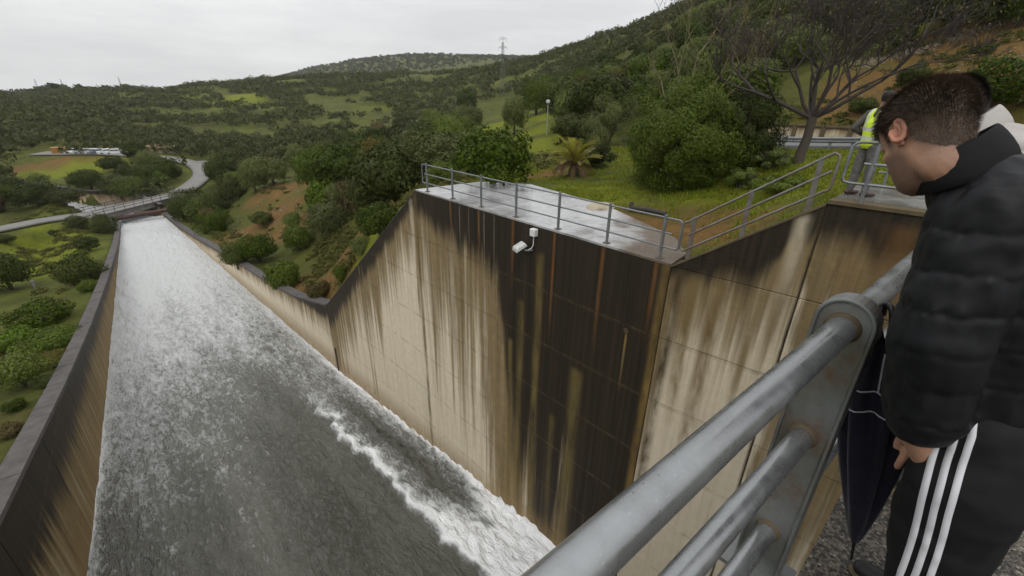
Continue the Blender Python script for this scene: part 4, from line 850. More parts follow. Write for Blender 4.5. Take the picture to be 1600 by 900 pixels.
# ---- close shrubs: finer leaves
def near_plant(name, label, p, w, h, kind, n, a, b, seed, lobes, cat='bush', lr=(.20, .34), R=None, c=None):
    t = thing(name, label, cat, tuple(p)); R = R or (w / 2, w / 2 * .9, h * .60); c = c or (0, 0, h * .40)
    link('crown', hi_crown(kind, n, a, b, seed, c, R, lobes, lobe_r=lr, low=-1.01, cr=(.62, .84)), t, False); mb = MB(); g = random.Random(seed)
    for k in range(7):
        an = k * .9 + g.uniform(0, .4); mb.tube([(math.cos(an) * .12, math.sin(an) * .12, -.2), (math.cos(an) * w * .15, math.sin(an) * w * .15, h * .4), (math.cos(an) * w * .3, math.sin(an) * w * .3, h * .75)], [.06, .04, .012], 5)
    me = mb.mesh('stem'); me.materials.append(M['bark']); link('stem', me, t, False); trees.append((p[0], p[1], w)); return t
p = ghit(1062, 309); q_ = p + np.array([math.sin(math.radians(62)), math.cos(math.radians(62)), 0]) * 1.9; near_plant('wild_olive_bush', 'huge rounded wild olive bush filling the lawn beside the terrace', (q_[0], q_[1], gz(q_[0], q_[1]) - .1), 4.9, px_h(q_, 172), 'bush', 70000, .10, .042, 5, 64, lr=(.15, .26))
p2 = ghit(1150, 276); q_ = p2 + np.array([math.sin(math.radians(67)), math.cos(math.radians(67)), 0]) * 1.2; near_plant('wild_olive_bush', 'second wild olive bush merging with the huge one near the bare tree', (q_[0], q_[1], gz(q_[0], q_[1]) - .1), 3.3, px_h(q_, 128), 'oak', 34000, .10, .042, 6, 40, lr=(.16, .28))
p = ghit(945, 228); near_plant('willow_shrub', 'pale grey green feathery shrub behind the palm', tuple(p), px_m(p, 100), px_h(p, 82), 'olive', 14000, .12, .03, 7, 14)
p = ghit(878, 222); near_plant('willow_shrub', 'fine grey twiggy shrub between the globe lamp and the palm', tuple(p), px_m(p, 58), px_h(p, 54), 'olive', 9000, .13, .022, 8, 12)
p = ghit(1000, 222); near_plant('willow_shrub', 'olive shrub showing above the left shoulder of the huge bush', tuple(p), px_m(p, 110), px_h(p, 90), 'olive', 12000, .12, .035, 9, 14)
p = ghit(930, 262); near_plant('shrub', 'dark low shrub right behind the palm', tuple(p), px_m(p, 70), px_h(p, 46), 'oak', 9000, .09, .05, 10, 10)
p = ghit(1205, 262); near_plant('weed_clump', 'tall green weeds between the huge bush and the bare tree', tuple(p), px_m(p, 90), px_h(p, 34), 'fresh', 7000, .09, .03, 11, 12)
p = ghit(1225, 300); near_plant('weed_clump', 'dark bramble patch on the lawn behind the stair railing', tuple(p), px_m(p, 120), px_h(p, 30), 'bush', 7000, .08, .04, 12, 12)
p = ghit(1160, 292); near_plant('weed_clump', 'light green grass clump at the foot of the second bush', tuple(p), px_m(p, 70), px_h(p, 34), 'fresh', 6000, .10, .02, 13, 10)

# ---- the wooded hillsides
def scatter():
    g = np.random.default_rng(5); pts = []; cell = {}
    def ok(x, y, r):
        cx, cy = int(x // 8), int(y // 8)
        for i in (-1, 0, 1):
            for j in (-1, 0, 1):
                for (a, b, c) in cell.get((cx + i, cy + j), ()):
                    if (a - x) ** 2 + (b - y) ** 2 < (r + c) ** 2: return False
        cell.setdefault((cx, cy), []).append((x, y, r)); return True
    for (x, y, w_) in trees: cell.setdefault((int(x // 8), int(y // 8)), []).append((x, y, min(3.9, w_ * .42)))
    n = 60000; D = np.sqrt(g.uniform(34 ** 2, 640 ** 2, n)); az = np.radians(g.uniform(-7, 97, n)); X, Y_ = D * np.sin(az), D * np.cos(az)
    # near ground gets its own, denser, draw
    m = 9000; D2 = np.sqrt(g.uniform(30 ** 2, 170 ** 2, m)); a2 = np.radians(g.uniform(-7, 97, m)); X = np.r_[D2 * np.sin(a2), X]; Y_ = np.r_[D2 * np.cos(a2), Y_]; D = np.r_[D2, D]
    Z = ground(X, Y_); pr = np.array(pix(np.stack([X, Y_, Z], 1)))
    keep = np.ones(len(X), bool)
    keep &= ~((X > xl(Y_) - 4) & (X < XR + 3.5) & (Y_ < 112)) & ~inpoly(X, Y_, basin_poly)
    keep &= ~((X > 8) & (X < 34) & (Y_ < 22)) & ~((X < 6) & (Y_ < 112))
    for L, w_ in roads:
        for q in L[::3]: keep &= (X - q[0]) ** 2 + (Y_ - q[1]) ** 2 > (w_ / 2 + 2.6) ** 2
    for P in ([(10, 246), (190, 246), (200, 268), (120, 292), (10, 295)], [(335, 400), (345, 330), (430, 262), (500, 262), (520, 330), (480, 400), (420, 420)], [(285, 256), (335, 250), (345, 300), (300, 330), (255, 330), (255, 300)], [(190, 244), (300, 244), (300, 262), (190, 262)], [(738, 163), (800, 150), (885, 165), (895, 300), (800, 300), (735, 250)], [(818, 190), (868, 190), (880, 275), (800, 290)], [(1200, 130), (1620, 20), (1620, 240), (1195, 240)], [(470, 370), (600, 340), (640, 320), (640, 420), (500, 500)]):
        keep &= ~inpoly(pr[0], pr[1], P)
    open_ = vnoise(X / 26, Y_ / 26, 50) * .65 + vnoise(X / 9, Y_ / 9, 51) * .35
    keep &= open_ > np.where(pr[0] > 850, .37, np.where(pr[0] > 250, .405, .34)); keep &= (pr[0] > -120) & (pr[0] < 1720)
    for x, y, z, d, k in zip(X, Y_, Z, D, keep):
        if not k: continue
        r = g.uniform(1.5, 3.1) * (1 + .3 * (d > 250))
        if ok(x, y, r * .72): pts.append((x, y, z, r, d))
    return pts
SC = scatter()
SC.sort(key=lambda q: -(q[3] / q[4]))
NI = 225
LMK = [(225, 'beyond the river basin'), (300, 'near the bend of the valley road'), (390, 'left of the soil bank'), (470, 'above the soil bank'), (545, 'on the slope left of the terrace'), (625, 'above the far terrace corner'), (690, 'behind the silvery tree'), (745, 'above the broad evergreen bush'), (790, 'below the pylon'), (830, 'just right of the pylon'), (875, 'behind the globe lamp'), (920, 'above the palm'), (985, 'above the pale shrubs'), (1045, 'left of the slender bare tree'), (1105, 'right of the slender bare tree'), (1180, 'left of the large leafless tree'), (1260, 'behind the large leafless tree'), (1340, 'right of the large leafless tree'), (9999, 'above the ochre slope')]
_ind = SC[:NI]; _pp = [pix((q[0], q[1], q[2])) for q in _ind]
_col = [next(k for k, (a, _) in enumerate(LMK) if p[0] < a) for p in _pp]
for i, (x, y, z, r, d) in enumerate(_ind):
    kd = ('oak', 'olive', 'oak', 'bush', 'oak', 'olive', 'russet', 'oak')[int(vnoise(np.array([x / 13]), np.array([y / 13]), 61)[0] * 8 + i % 3) % 8]
    nm, adj = {'oak': ('oak_tree', 'dark evergreen oak'), 'olive': ('olive_tree', 'grey green olive tree'), 'bush': ('leafy_tree', 'mid green rounded tree'), 'russet': ('leafy_tree', 'brownish green tree')}[kd]
    same = sorted(_pp[k][1] for k in range(len(_ind)) if _col[k] == _col[i]); rk = same.index(_pp[i][1]) / max(1, len(same) - 1) if len(same) > 1 else .5
    band = ('high up', 'in the upper rows', 'halfway down', 'in the lower rows', 'low down')[min(4, int(rk * 5))]; size = 'small ' if r < 1.95 else 'large ' if r > 2.65 else ''
    lab = f'{size}{adj} {band} {LMK[_col[i]][1]}'
    plant(nm, lab, 'tree', (x, y, z - .1), r * 2 * (.8 if kd in ('bush', 'russet') else 1), r * (1.35 + .5 * ((i * 7) % 10) / 10), kd, i * 5 + 1, group='trees ' + LMK[_col[i]][1])
def far_wood(name, S, mat, nq, label, seed, size):
    g = np.random.default_rng(seed); PP, NN = [], []
    B, Bn = [], []
    for k in range(6): q, d = crown_pts(g, nq, 12, (0, 0, .62), (1, 1, .72), low=-.45); B.append(q); Bn.append(d)
    for i, (x, y, z, r, d) in enumerate(S):
        k = i % 6; an = i * 2.4; ca, sa = math.cos(an), math.sin(an); q = B[k]; PP.append(np.stack([(q[:, 0] * ca - q[:, 1] * sa) * r + x, (q[:, 0] * sa + q[:, 1] * ca) * r + y, q[:, 2] * r * (1.0 + .25 * ((i * 3) % 5) / 5) + z - .1], 1)); NN.append(Bn[k])
    V, Fc = leaf_quads(np.concatenate(PP), np.concatenate(NN), size, size * .7, g, .28); o = link(name, npmesh(name, V, Fc, mat)); tag(o, label, 'woodland', kind='stuff'); return o
M['wood1'] = mat_leaf('far_oak_leaves', (0.026, 0.037, 0.006), (0.065, 0.081, 0.012), (0.051, 0.057, 0.010)); M['wood2'] = mat_leaf('far_olive_leaves', (0.052, 0.068, 0.013), (0.112, 0.133, 0.027), (0.081, 0.092, 0.018))
rest = SC[NI:]
mid_ = [q for q in rest if q[4] < 260]; fa = [q for q in rest if q[4] >= 260]
far_wood('middle_wood_foliage', mid_, M['wood1'], 190, 'scattered evergreen oaks covering the middle hillsides', 3, .62)
far_wood('far_wood_foliage', fa[::2], M['wood1'], 70, 'dense dark evergreen wood on the left skyline hill', 4, 1.15)
far_wood('far_olive_foliage', fa[1::2], M['wood2'], 70, 'greyish olive wood mixed into the left skyline hill', 5, 1.15)
g = np.random.default_rng(9); n = 5200; D = np.sqrt(g.uniform(700 ** 2, 1750 ** 2, n)); az = np.radians(g.uniform(-4, 62, n)); X, Y_ = D * np.sin(az), D * np.cos(az); m = vnoise(X / 120, Y_ / 120, 70) > .33; X, Y_, D = X[m], Y_[m], D[m]; Z = ground(X, Y_)
far_wood('distant_ridge_foliage', [(a, b, c, r, d) for a, b, c, r, d in zip(X, Y_, Z, g.uniform(3.0, 6.5, len(X)), D)], M['wood1'], 30, 'hazy scrub wood on the distant ridge behind the pylon', 6, 4.0)
print('SCATTER', len(SC), len(mid_), len(fa), len(X))

# ================================================================ bare trees, palm
def bare_tree(name, label, base, limbs, seed, h0, r0, depth, mat, trunk_top, leaf=None, nleaf=0, up=.35, shrink_=.68):
    g = random.Random(seed); t = thing(name, label, 'tree', tuple(base)); tb = MB(); bb = MB(); ends = []
    base = Vector(base); top = base + Vector(trunk_top)
    tb.tube([base - Vector((0, 0, .2)), base + Vector(trunk_top) * .12, base.lerp(top, .55) + Vector((.04, -.03, 0)), top], [r0 * 1.5, r0 * 1.08, r0 * .95, r0 * .9], 12); tb.build('trunk', M['bark'], t)
    def grow(p, d, l, r, k):
        q = p; pts = [p]; n = 3 if k > 2 else 2; dd = d.copy()
        for i in range(n):
            dd = (dd + Vector((g.gauss(0, .16), g.gauss(0, .16), g.gauss(up * .22, .12)))).normalized(); q = q + dd * l / n; pts.append(q)
        bb.tube(pts, [max(.0065, r * (1 - .38 * i / n)) for i in range(n + 1)], 7 if k > 4 else 5 if k > 2 else 3, cap=False)
        if k <= 1: ends.append(q)
        if k == 0: return
        for c in range(g.choice((2, 3, 3)) if k > 1 else g.choice((3, 4, 5))):
            s = g.uniform(.35, 1.0) if c else 1.0; o = pts[-1] if s > .9 else pts[min(len(pts) - 2, int(s * (len(pts) - 1)))].lerp(pts[min(len(pts) - 1, int(s * (len(pts) - 1)) + 1)], g.random())
            a = Vector((g.gauss(0, 1), g.gauss(0, 1), g.gauss(up, .7))).normalized(); nd = (dd * .85 + a * .75).normalized(); grow(o, nd, l * g.uniform(.55, .85) * (shrink_ / .68), r * g.uniform(.5, .62), k - 1)
    for d, l, r in limbs: grow(top - Vector((0, 0, .05)), Vector(d).normalized(), l, r, depth)
    bb.build('branches', mat, t)
    if leaf and ends:
        gg = np.random.default_rng(seed); E = np.array([ends[k] for k in gg.integers(0, len(ends), nleaf)]) + gg.normal(size=(nleaf, 3)) * .12; V, Fc = leaf_quads(E, unit(gg.normal(size=(nleaf, 3))), .075, .04, gg); link('leaves', npmesh('leaves', V, Fc, leaf), t)
    return t
vr = Vector((math.cos(math.radians(75)), -math.sin(math.radians(75)), 0))     # picture-right as seen over there
vb = Vector((math.sin(math.radians(75)), math.cos(math.radians(75)), 0))      # away from the camera
M['yleaf'] = mat_leaf('yellowing_leaves', (.12, .12, .025), (.24, .20, .05), (.16, .11, .03))
bt = ghit(1247, 252)
def L_(a, b, c): return vr * a + vb * b + Vector((0, 0, c))
bare_tree('bare_tree', 'large leafless tree with spreading purple brown branches on the lawn', bt, [(L_(-1, .15, .42), 2.2, .085), (L_(-.8, -.4, .75), 1.8, .07), (L_(-.3, .3, 1), 1.8, .075), (L_(.1, -.35, 1), 1.8, .07), (L_(.55, .3, .9), 1.8, .07), (L_(1, -.1, .62), 2.1, .08), (L_(.1, .8, .8), 1.6, .065), (L_(-.5, .7, .6), 1.7, .065), (L_(.7, -.5, .9), 1.6, .06)], 12, 2, .165, 6, M['twig'], tuple(L_(.08, 0, 1.55)), M['yleaf'], 1800, up=.36, shrink_=.69)
bp2 = ghit(1075, 232)
bare_tree('slender_bare_tree', 'slender tree with pale upright bare stems rising behind the huge bush', bp2, [(L_(-.35, 0, 1), 3.9, .06), (L_(-.05, .1, 1), 4.8, .07), (L_(.3, -.1, 1), 4.2, .065), (L_(.6, .2, 1), 3.3, .05), (L_(-.7, .1, .9), 3.2, .05)], 21, 2, .10, 4, M['twig2'], (0, 0, .9), M['yleaf'], 260, up=.55, shrink_=.66)
# dead pale branches in the scrub of the ochre slope
# palm
def palm(p):
    t = thing('date_palm', 'short yellowing palm with a dry brown skirt on the lawn edge', 'palm', tuple(p)); g = random.Random(3)
    mb = MB(); mb.lathe([(.05, -.2), (.20, -.1), (.24, .12), (.20, .34), (.14, .48), (.05, .52)], 14); me = mb.mesh('trunk'); me.materials.append(M['bark']); link('trunk', me, t, False)
    def frond(l, droop, n=34, w=.30):
        mb = MB(); pts = []
        for i in range(n + 1):
            s = i / n; pts.append(Vector((l * (s - .10 * droop * s * s), 0, l * (.62 * s - droop * .62 * s * s))))
        mb.tube(pts[::2], [.022 * (1 - .85 * i / (n // 2)) for i in range(n // 2 + 1)], 4, cap=False)
        for i in range(3, n + 1):
            s = i / n; d = (pts[i] - pts[i - 1]).normalized(); ll = w * math.sin(PI * min(1, .12 + s * .9)) ** .6 * g.uniform(.85, 1.1)
            for sg in (-1, 1):
                e = pts[i] + d * ll * .75 + Vector((0, sg * ll * .8, ll * .28)); q = d * .018; mb.add([pts[i] - q, pts[i] + q, e], [(0, 1, 2)])
        return mb.mesh('frond')
    gm = mat_leaf('palm_fronds', (.19, .19, .02), (.36, .31, .035), (.24, .19, .03), .35, .45); dm = mat_leaf('dry_fronds', (.15, .085, .04), (.22, .14, .075), (.10, .055, .03))
    for k in range(30):
        me = frond(g.uniform(1.15, 1.55), g.uniform(.5, .95)) if k < 12 else None
        if me is None: me = fr[k % 12]
        else: fr = (fr if k else []) + [me]; me.materials.append(gm)
        o = link('frond', me, t, False); o.location = (0, 0, .5); el = g.uniform(-.9, .15) if k % 3 else g.uniform(-1.1, -.5); o.rotation_euler = (g.uniform(-.2, .2), g.uniform(-.85, -.25) if k < 20 else g.uniform(-.2, .15), k * 2.399 + g.uniform(-.2, .2)); o.scale = (g.uniform(.85, 1.1),) * 3
    dry = [frond(g.uniform(1.0, 1.25), 1.15, 20, .22) for _ in range(3)]
    for m_ in dry: m_.materials.append(dm)
    for k in range(24): o = link('dry_frond', dry[k % 3], t, False); o.location = (0, 0, .52); o.rotation_euler = (g.uniform(-.4, .4), g.uniform(.2, .75), k * .39 + g.uniform(-.2, .2))
    t.scale = (1.18,) * 3
pm = ghit(896, 276); palm(pm)

# ================================================================ poles, lamps, pylons
M['white_p'] = plain('white_paint', (.62, .63, .62), .45, scale=20, var=.08); M['grey_p'] = plain('grey_paint', (.30, .31, .31), .5, scale=20); M['glass_l'] = plain('lamp_glass', (.10, .11, .10), .15, scale=30)
def lamp_post(px, py, hpx, label):
    p = ghit(px, py); h = px_h(p, hpx); t = thing('lamp_post', label, 'lamp', tuple(p)); mb = MB(); mb.tube([p, p + np.array([0, 0, h * .9])], [.05, .035], 8); mb.build('pole', M['grey_p'], t)
    mb = MB(); mb.lathe([(.04, 0), (.10, .03), (.12, .06)], 14, (p[0], p[1], p[2] + h * .88)); mb.build('collar', M['grey_p'], t)
    mb = MB(); mb.lathe([(.10, -.14)] + [(.21 * math.cos(a), .21 * math.sin(a)) for a in np.linspace(-.8, .35, 7)], 16, (p[0], p[1], p[2] + h * .94)); mb.build('globe', M['white_p'], t)
    mb = MB(); mb.lathe([(.23, .05), (.2, .12), (.1, .19), (.001, .21)], 16, (p[0], p[1], p[2] + h * .94)); mb.build('cap', M['grey_p'], t)
lamp_post(854, 212, 56, 'globe lamp on a thin grey post in the grass clearing')
lamp_post(531, 236, 17, 'tiny distant lamp post among the trees above the valley road')
def pylon(name, label, p, h, s=1.0):
    t = thing(name, label, 'pylon', tuple(p)); p = Vector(p); w0, w1 = h * .048, h * .012; r = max(.05, h * .0022)
    def cor(i, z): w_ = w0 + (w1 - w0) * min(1, z / (h * .92)); return p + Vector(((-1, 1, 1, -1)[i] * w_, (-1, -1, 1, 1)[i] * w_, z))
    for i in range(4): mb = MB(); mb.tube([cor(i, 0), cor(i, h * .92)], r * 1.3, 4); mb.build('leg', M['pyl'], t)
    mb = MB(); lv = [h * .92 * (1 - (1 - k / 9) ** 1.25) for k in range(10)]
    for a, b in zip(lv[:-1], lv[1:]):
        for i in range(4): j = (i + 1) % 4; mb.tube([cor(i, a), cor(j, b)], r * .75, 3); mb.tube([cor(j, a), cor(i, b)], r * .75, 3); mb.tube([cor(i, b), cor(j, b)], r * .75, 3)
    tag(mb.build('lattice', M['pyl'], t), kind='stuff')
    for z, l in ((.70, .065), (.84, .075), (.985, .06)):
        mb = MB(); a = Vector((math.cos(-.85), math.sin(-.85), 0)); c = p + Vector((0, 0, h * z)); mb.tube([c - a * h * l, c + Vector((0, 0, h * .02)), c + a * h * l], [r, r * 1.6, r], 4); mb.tube([c - a * h * l, c - Vector((0, 0, h * .02)), c + a * h * l], [r, r * 1.3, r], 4); x = mb.build('crossarm', M['pyl'], t)
        for sg in (-1, 1): mb = MB(); e = c + a * h * l * sg; mb.tube([e, e - Vector((0, 0, h * .05))], r * 1.2, 4); mb.build('insulator', M['pyl'], x)
    mb = MB(); mb.tube([p + Vector((0, 0, h * .9)), p + Vector((0, 0, h))], r * 1.5, 4); mb.build('mast', M['pyl'], t)
M['pyl'] = plain('pylon_steel', (.13, .14, .145), .6, .3)
pb_ = ghit(785, 150); pylon('lattice_pylon', 'tall lattice power pylon rising above the ridge behind the terrace', pb_, px_h(pb_, 86))
for px, py, hp, lb in ((62, 146, 22, 'leftmost tiny pylon on the left skyline'), (101, 143, 19, 'middle tiny pylon on the left skyline'), (190, 138, 17, 'small faint mast standing alone on the left skyline')):
    r_ = at(px, py, 640); r_[2] = gz(r_[0], r_[1]); pylon('lattice_pylon', lb, r_, at(px, py - hp, 640)[2] - r_[2])
M['lamp_w'] = plain('weathered_white', (.47, .48, .46), .5, scale=7, var=.22)
# ---- floodlight on the wall
fl_ = thing('floodlight', 'white floodlight with junction box fixed below the terrace edge', 'floodlight', (XR, 8.4, -2.2))
mb = MB(); mb.box((XR - .09, 8.38, -1.99), (.16, .20, .22)); o = mb.build('junction_box', M['white_p'], fl_); o.modifiers.new('b', 'BEVEL').width = .015
mb = MB(); mb.tube([(XR - .09, 8.38, -2.09), (XR - .09, 8.38, -2.36), (XR - .11, 8.42, -2.47), (XR - .17, 8.50, -2.53)], .014, 8); mb.build('conduit', M['white_p'], fl_)
mb = MB(); mb.tube([(XR, 8.50, -2.58), (XR - .16, 8.52, -2.56), (XR - .22, 8.60, -2.55)], .022, 6); mb.build('bracket', M['grey_p'], fl_)
Rf = Vector((-.42, .16, .88)).to_track_quat('Z', 'Y').to_matrix(); fc = Vector((XR - .33, 8.72, -2.47)); Rf = Rf @ Matrix.Scale(.82, 3)
mb = MB(); V = [(-.21, -.24, -.05), (.21, -.24, -.05), (.21, .26, -.05), (-.21, .26, -.05), (-.17, -.16, .09), (.17, -.16, .09), (.17, .22, .09), (-.17, .22, .09)]; mb.add([fc + Rf @ Vector(v) for v in V], [(0, 3, 2, 1), (4, 5, 6, 7), (0, 1, 5, 4), (1, 2, 6, 5), (2, 3, 7, 6), (3, 0, 4, 7)]); o = mb.build('housing', M['lamp_w'], fl_); o.modifiers.new('b', 'BEVEL').width = .02
mb = MB(); mb.add([fc + Rf @ Vector(v) for v in [(-.18, -.21, -.055), (.18, -.21, -.055), (.18, .23, -.055), (-.18, .23, -.055), (-.18, -.21, -.062), (.18, -.21, -.062), (.18, .23, -.062), (-.18, .23, -.062)]], [(0, 1, 2, 3), (4, 7, 6, 5), (0, 4, 5, 1), (1, 5, 6, 2), (2, 6, 7, 3), (3, 7, 4, 0)]); mb.build('lens', M['glass_l'], fl_)
# ---- things lying about
M['stone'] = plain('pale_stone', (.34, .29, .21), .9, scale=3, bump=.5); M['rubber'] = plain('dark_timber', (.035, .03, .026), .8, scale=9, bump=.4)
def rock(name, label, p, s, mat, seed, cat='stone'):
    g = np.random.default_rng(seed); bm = bmesh.new(); bmesh.ops.create_icosphere(bm, subdivisions=3, radius=1)
    for v in bm.verts:
        q = np.array(v.co); k = 1 + .28 * (vnoise(np.array([q[0] * 1.7 + 9]), np.array([q[1] * 1.7 + q[2] * 1.3]), seed)[0] - .5) + .14 * (vnoise(np.array([q[0] * 4 + q[2] * 3]), np.array([q[1] * 4]), seed + 1)[0] - .5); v.co = Vector(q * k * np.array(s)); v.co.z = max(v.co.z, -.3 * s[2])
    me = bpy.data.meshes.new(name); bm.to_mesh(me); bm.free(); me.materials.append(mat); o = link(name, me); o.location = p; tag(o, label, cat); return o
p = atz(938, 327, -1.86); rock('stone_heap', 'pale sandy stone lump beside the wet terrace', (p[0], p[1], -1.84), (.62, .42, .22), M['stone'], 3)
p = atx(489, 470, 9.45); rock('boulder', 'small dark rock lying on the coping in the notch of the walls', (9.42, p[1], float(rtop(p[1])) + .19), (.16, .2, .13), M['coping'], 5, 'rock')
p = atz(1012, 329, -1.8); lg = thing('timber_beam', 'dark timber beam lying in the grass behind the terrace railing', 'beam', (p[0], p[1], -1.85)); a, b = atz(986, 324, -1.78), atz(1040, 334, -1.78); mb = MB(); mb.tube([a, (a + b) / 2 + np.array([0, 0, .02]), b], [.075, .085, .07], 8); mb.build('shaft', M['rubber'], lg); mb = MB(); mb.tube([a - np.array([.0, .0, .1]), a + np.array([.03, .02, .18])], [.09, .06], 7); mb.build('stub', M['rubber'], lg)
p = ghit(56, 452); mk = thing('marker_post', 'small pale marker post standing in the left grass field', 'post', tuple(p)); mb = MB(); hh = px_h(p, 15); mb.box((p[0], p[1], p[2] + hh / 2), (.16, .16, hh)); mb.build('shaft', M['bridge_c'], mk); mb = MB(); mb.box((p[0], p[1], p[2] + hh), (.3, .12, .1)); mb.build('cap', M['bridge_c'], mk)
# ---- cars and huts at the car park
def car(p, rz, col, label):
    t = thing('parked_car', label, 'car', tuple(p), 'cars parked in the valley', rz)
    def part(nm, mb, m): me = mb.mesh(nm); me.materials.append(m); return link(nm, me, t, False)
    pr_ = [(-2.1, .28), (-2.15, .75), (-1.95, .92), (-1.35, .97), (-.75, 1.42), (.75, 1.46), (1.65, 1.0), (2.1, .9), (2.15, .45), (2.05, .28)]
    mb = MB(); mb.prism([(x, -.82, z) for x, z in pr_], (0, 0, 0), (0, 1.64, 0)); part('body', mb, M[col])
    for sg in (-1, 1): mb = MB(); mb.prism([(x, sg * .826, z) for x, z in [(-1.2, .98), (-.68, 1.36), (.7, 1.39), (1.4, 1.02)]], (0, 0, 0), (0, sg * .006, 0)); part('side_window', mb, M['glass_l'])
    mb = MB(); mb.add([(-1.37, -.7, .995), (-1.37, .7, .995), (-.78, .66, 1.425), (-.78, -.66, 1.425)], [(0, 1, 2, 3)]); o = part('windscreen', mb, M['glass_l']); o.location.z = .012
    for x in (-1.35, 1.35):
        for sg in (-1, 1): mb = MB(); mb.tube([(x, sg * .70, .32), (x, sg * .86, .32)], .32, 14); w_ = part('wheel', mb, M['rubber']); mb = MB(); mb.tube([(x, sg * .855, .32), (x, sg * .87, .32)], .19, 10); me = mb.mesh('rim'); me.materials.append(M['galv_far']); link('rim', me, w_, False)
M['car_w'] = plain('car_white', (.66, .67, .68), .3, scale=1, var=.03); M['car_s'] = plain('car_silver', (.40, .42, .44), .3, .4, scale=1, var=.03); M['car_b'] = plain('car_blue', (.10, .14, .22), .3, scale=1, var=.03); M['orange'] = plain('orange_paint', (.34, .16, .035), .5, scale=2); M['hut'] = plain('hut_render', (.30, .25, .14), .8, scale=2); M['tile'] = plain('hut_roof', (.16, .10, .05), .8, scale=3)
lbl = ['white car at the left end of the car park row', 'second white car in the car park row', 'silver car in the middle of the car park row', 'white car right of the silver one in the car park', 'blue car parked among the white ones in the valley', 'white car near the right end of the car park row', 'last white car at the right end of the car park row']
for i, (px, col) in enumerate(((117, 'car_w'), (127, 'car_w'), (139, 'car_s'), (150, 'car_w'), (158, 'car_b'), (168, 'car_w'), (181, 'car_w'))):
    p = atz(px, 240.2 + .15 * i, -16.46); car(p, [.1, .3, -.2, 2.9, .15, .2, -.1][i], col, lbl[i])
p = atz(94, 240.5, -16.46); ct = thing('container', 'orange site container beside the parked cars', 'container', tuple(p)); mb = MB(); mb.box((p[0], p[1], p[2] + .9), (3.0, 2.0, 1.8)); mb.build('shell', M['orange'], ct)
for k in range(6): mb = MB(); mb.box((p[0] - 1.3 + k * .5, p[1] - 1.015, p[2] + .9), (.16, .05, 1.6)); mb.build('rib', M['orange'], ct)
mb = MB(); mb.box((p[0] + .4, p[1] - 1.05, p[2] + .85), (.8, .06, 1.5)); mb.build('door', M['tile'], ct)
for px, lb in ((238, 'low beige hut with ochre roof left of the road junction'), (262, 'small ochre hut right behind the road junction')):
    p = atz(px, 244.2, -16.6); p = p * 1.06 * np.array([1, 1, 0]) + np.array([0, 0, gz(p[0] * 1.06, p[1] * 1.06)]); ht = thing('hut', lb, 'hut', tuple(p)); mb = MB(); mb.box((p[0], p[1], p[2] + .7), (4.2, 3, 1.9)); mb.build('wall', M['hut'], ht); mb = MB(); mb.prism([(p[0] - 2.3, p[1] - 1.8, p[2] + 1.66), (p[0] - 2.3, p[1] + 1.8, p[2] + 1.66), (p[0] - 2.3, p[1], p[2] + 2.1)], (0, 0, 0), (4.6, 0, 0)); mb.build('roof', M['tile'], ht); mb = MB(); mb.box((p[0] - .8, p[1] - 1.53, p[2] + .7), (.9, .06, 1.6)); mb.build('door', M['tile'], ht); mb = MB(); mb.box((p[0] + 1.1, p[1] - 1.53, p[2] + .95), (.8, .06, .7)); mb.build('window', M['glass_l'], ht)

# ================================================================ grass and scrub too fine to count
def tufts():
    g = np.random.default_rng(15); n = 90000; D = g.uniform(10.5, 34, n); az = np.radians(g.uniform(36, 92, n)); X, Y_ = D * np.sin(az), D * np.cos(az)
    k = (X > 9.9) & ~((X < 12.9) & (Y_ > 4.4) & (Y_ < 14.6) & (X < 9.2 + (Y_ - 3.6) * .75)) & ~((X < 12.4) & (Y_ < 1.75)) & (vnoise(X / 1.3, Y_ / 1.3, 90) * .6 + vnoise(X / .4, Y_ / .4, 91) * .4 > .36)
    k &= ~((X > 9) & (X < 13.0) & (Y_ > 4.3) & (Y_ < 14.3)) | (g.uniform(size=n) < .06) & (X > 11.2)
    for w_, P in (ROADS['hill_road'],):
        for q in smooth_line(P)[::2]: k &= (X - q[0]) ** 2 + (Y_ - q[1]) ** 2 > 2.4 ** 2
    k &= ~((X > 10.5) & (X < 15.5) & (Y_ > 3.2) & (Y_ < 9) & (g.uniform(size=n) < .6))
    X, Y_ = X[k], Y_[k]; Z = ground(X, Y_); n = len(X); h = g.uniform(.03, .10, n) * (1 + 1.0 * (vnoise(X / 2.2, Y_ / 2.2, 92) > .6)); a = g.uniform(0, 6.28, n); w_ = .012 + .0009 * np.hypot(X, Y_); l = g.normal(size=(n, 2)) * .05
    V = np.stack([np.c_[X - np.cos(a) * w_, Y_ - np.sin(a) * w_, Z - .03], np.c_[X + np.cos(a) * w_, Y_ + np.sin(a) * w_, Z - .03], np.c_[X + l[:, 0], Y_ + l[:, 1], Z + h]], 1).reshape(-1, 3)
    return npmesh('lawn_grass', V, np.arange(n * 3).reshape(-1, 3), M['grass'])
M['grass'] = mat_leaf('grass_blades', (.075, .105, .010), (.20, .22, .020), (.16, .15, .02), .3)
tag(link('lawn_grass', tufts()), 'rough green grass growing over the lawn and verge', 'grass', kind='stuff')
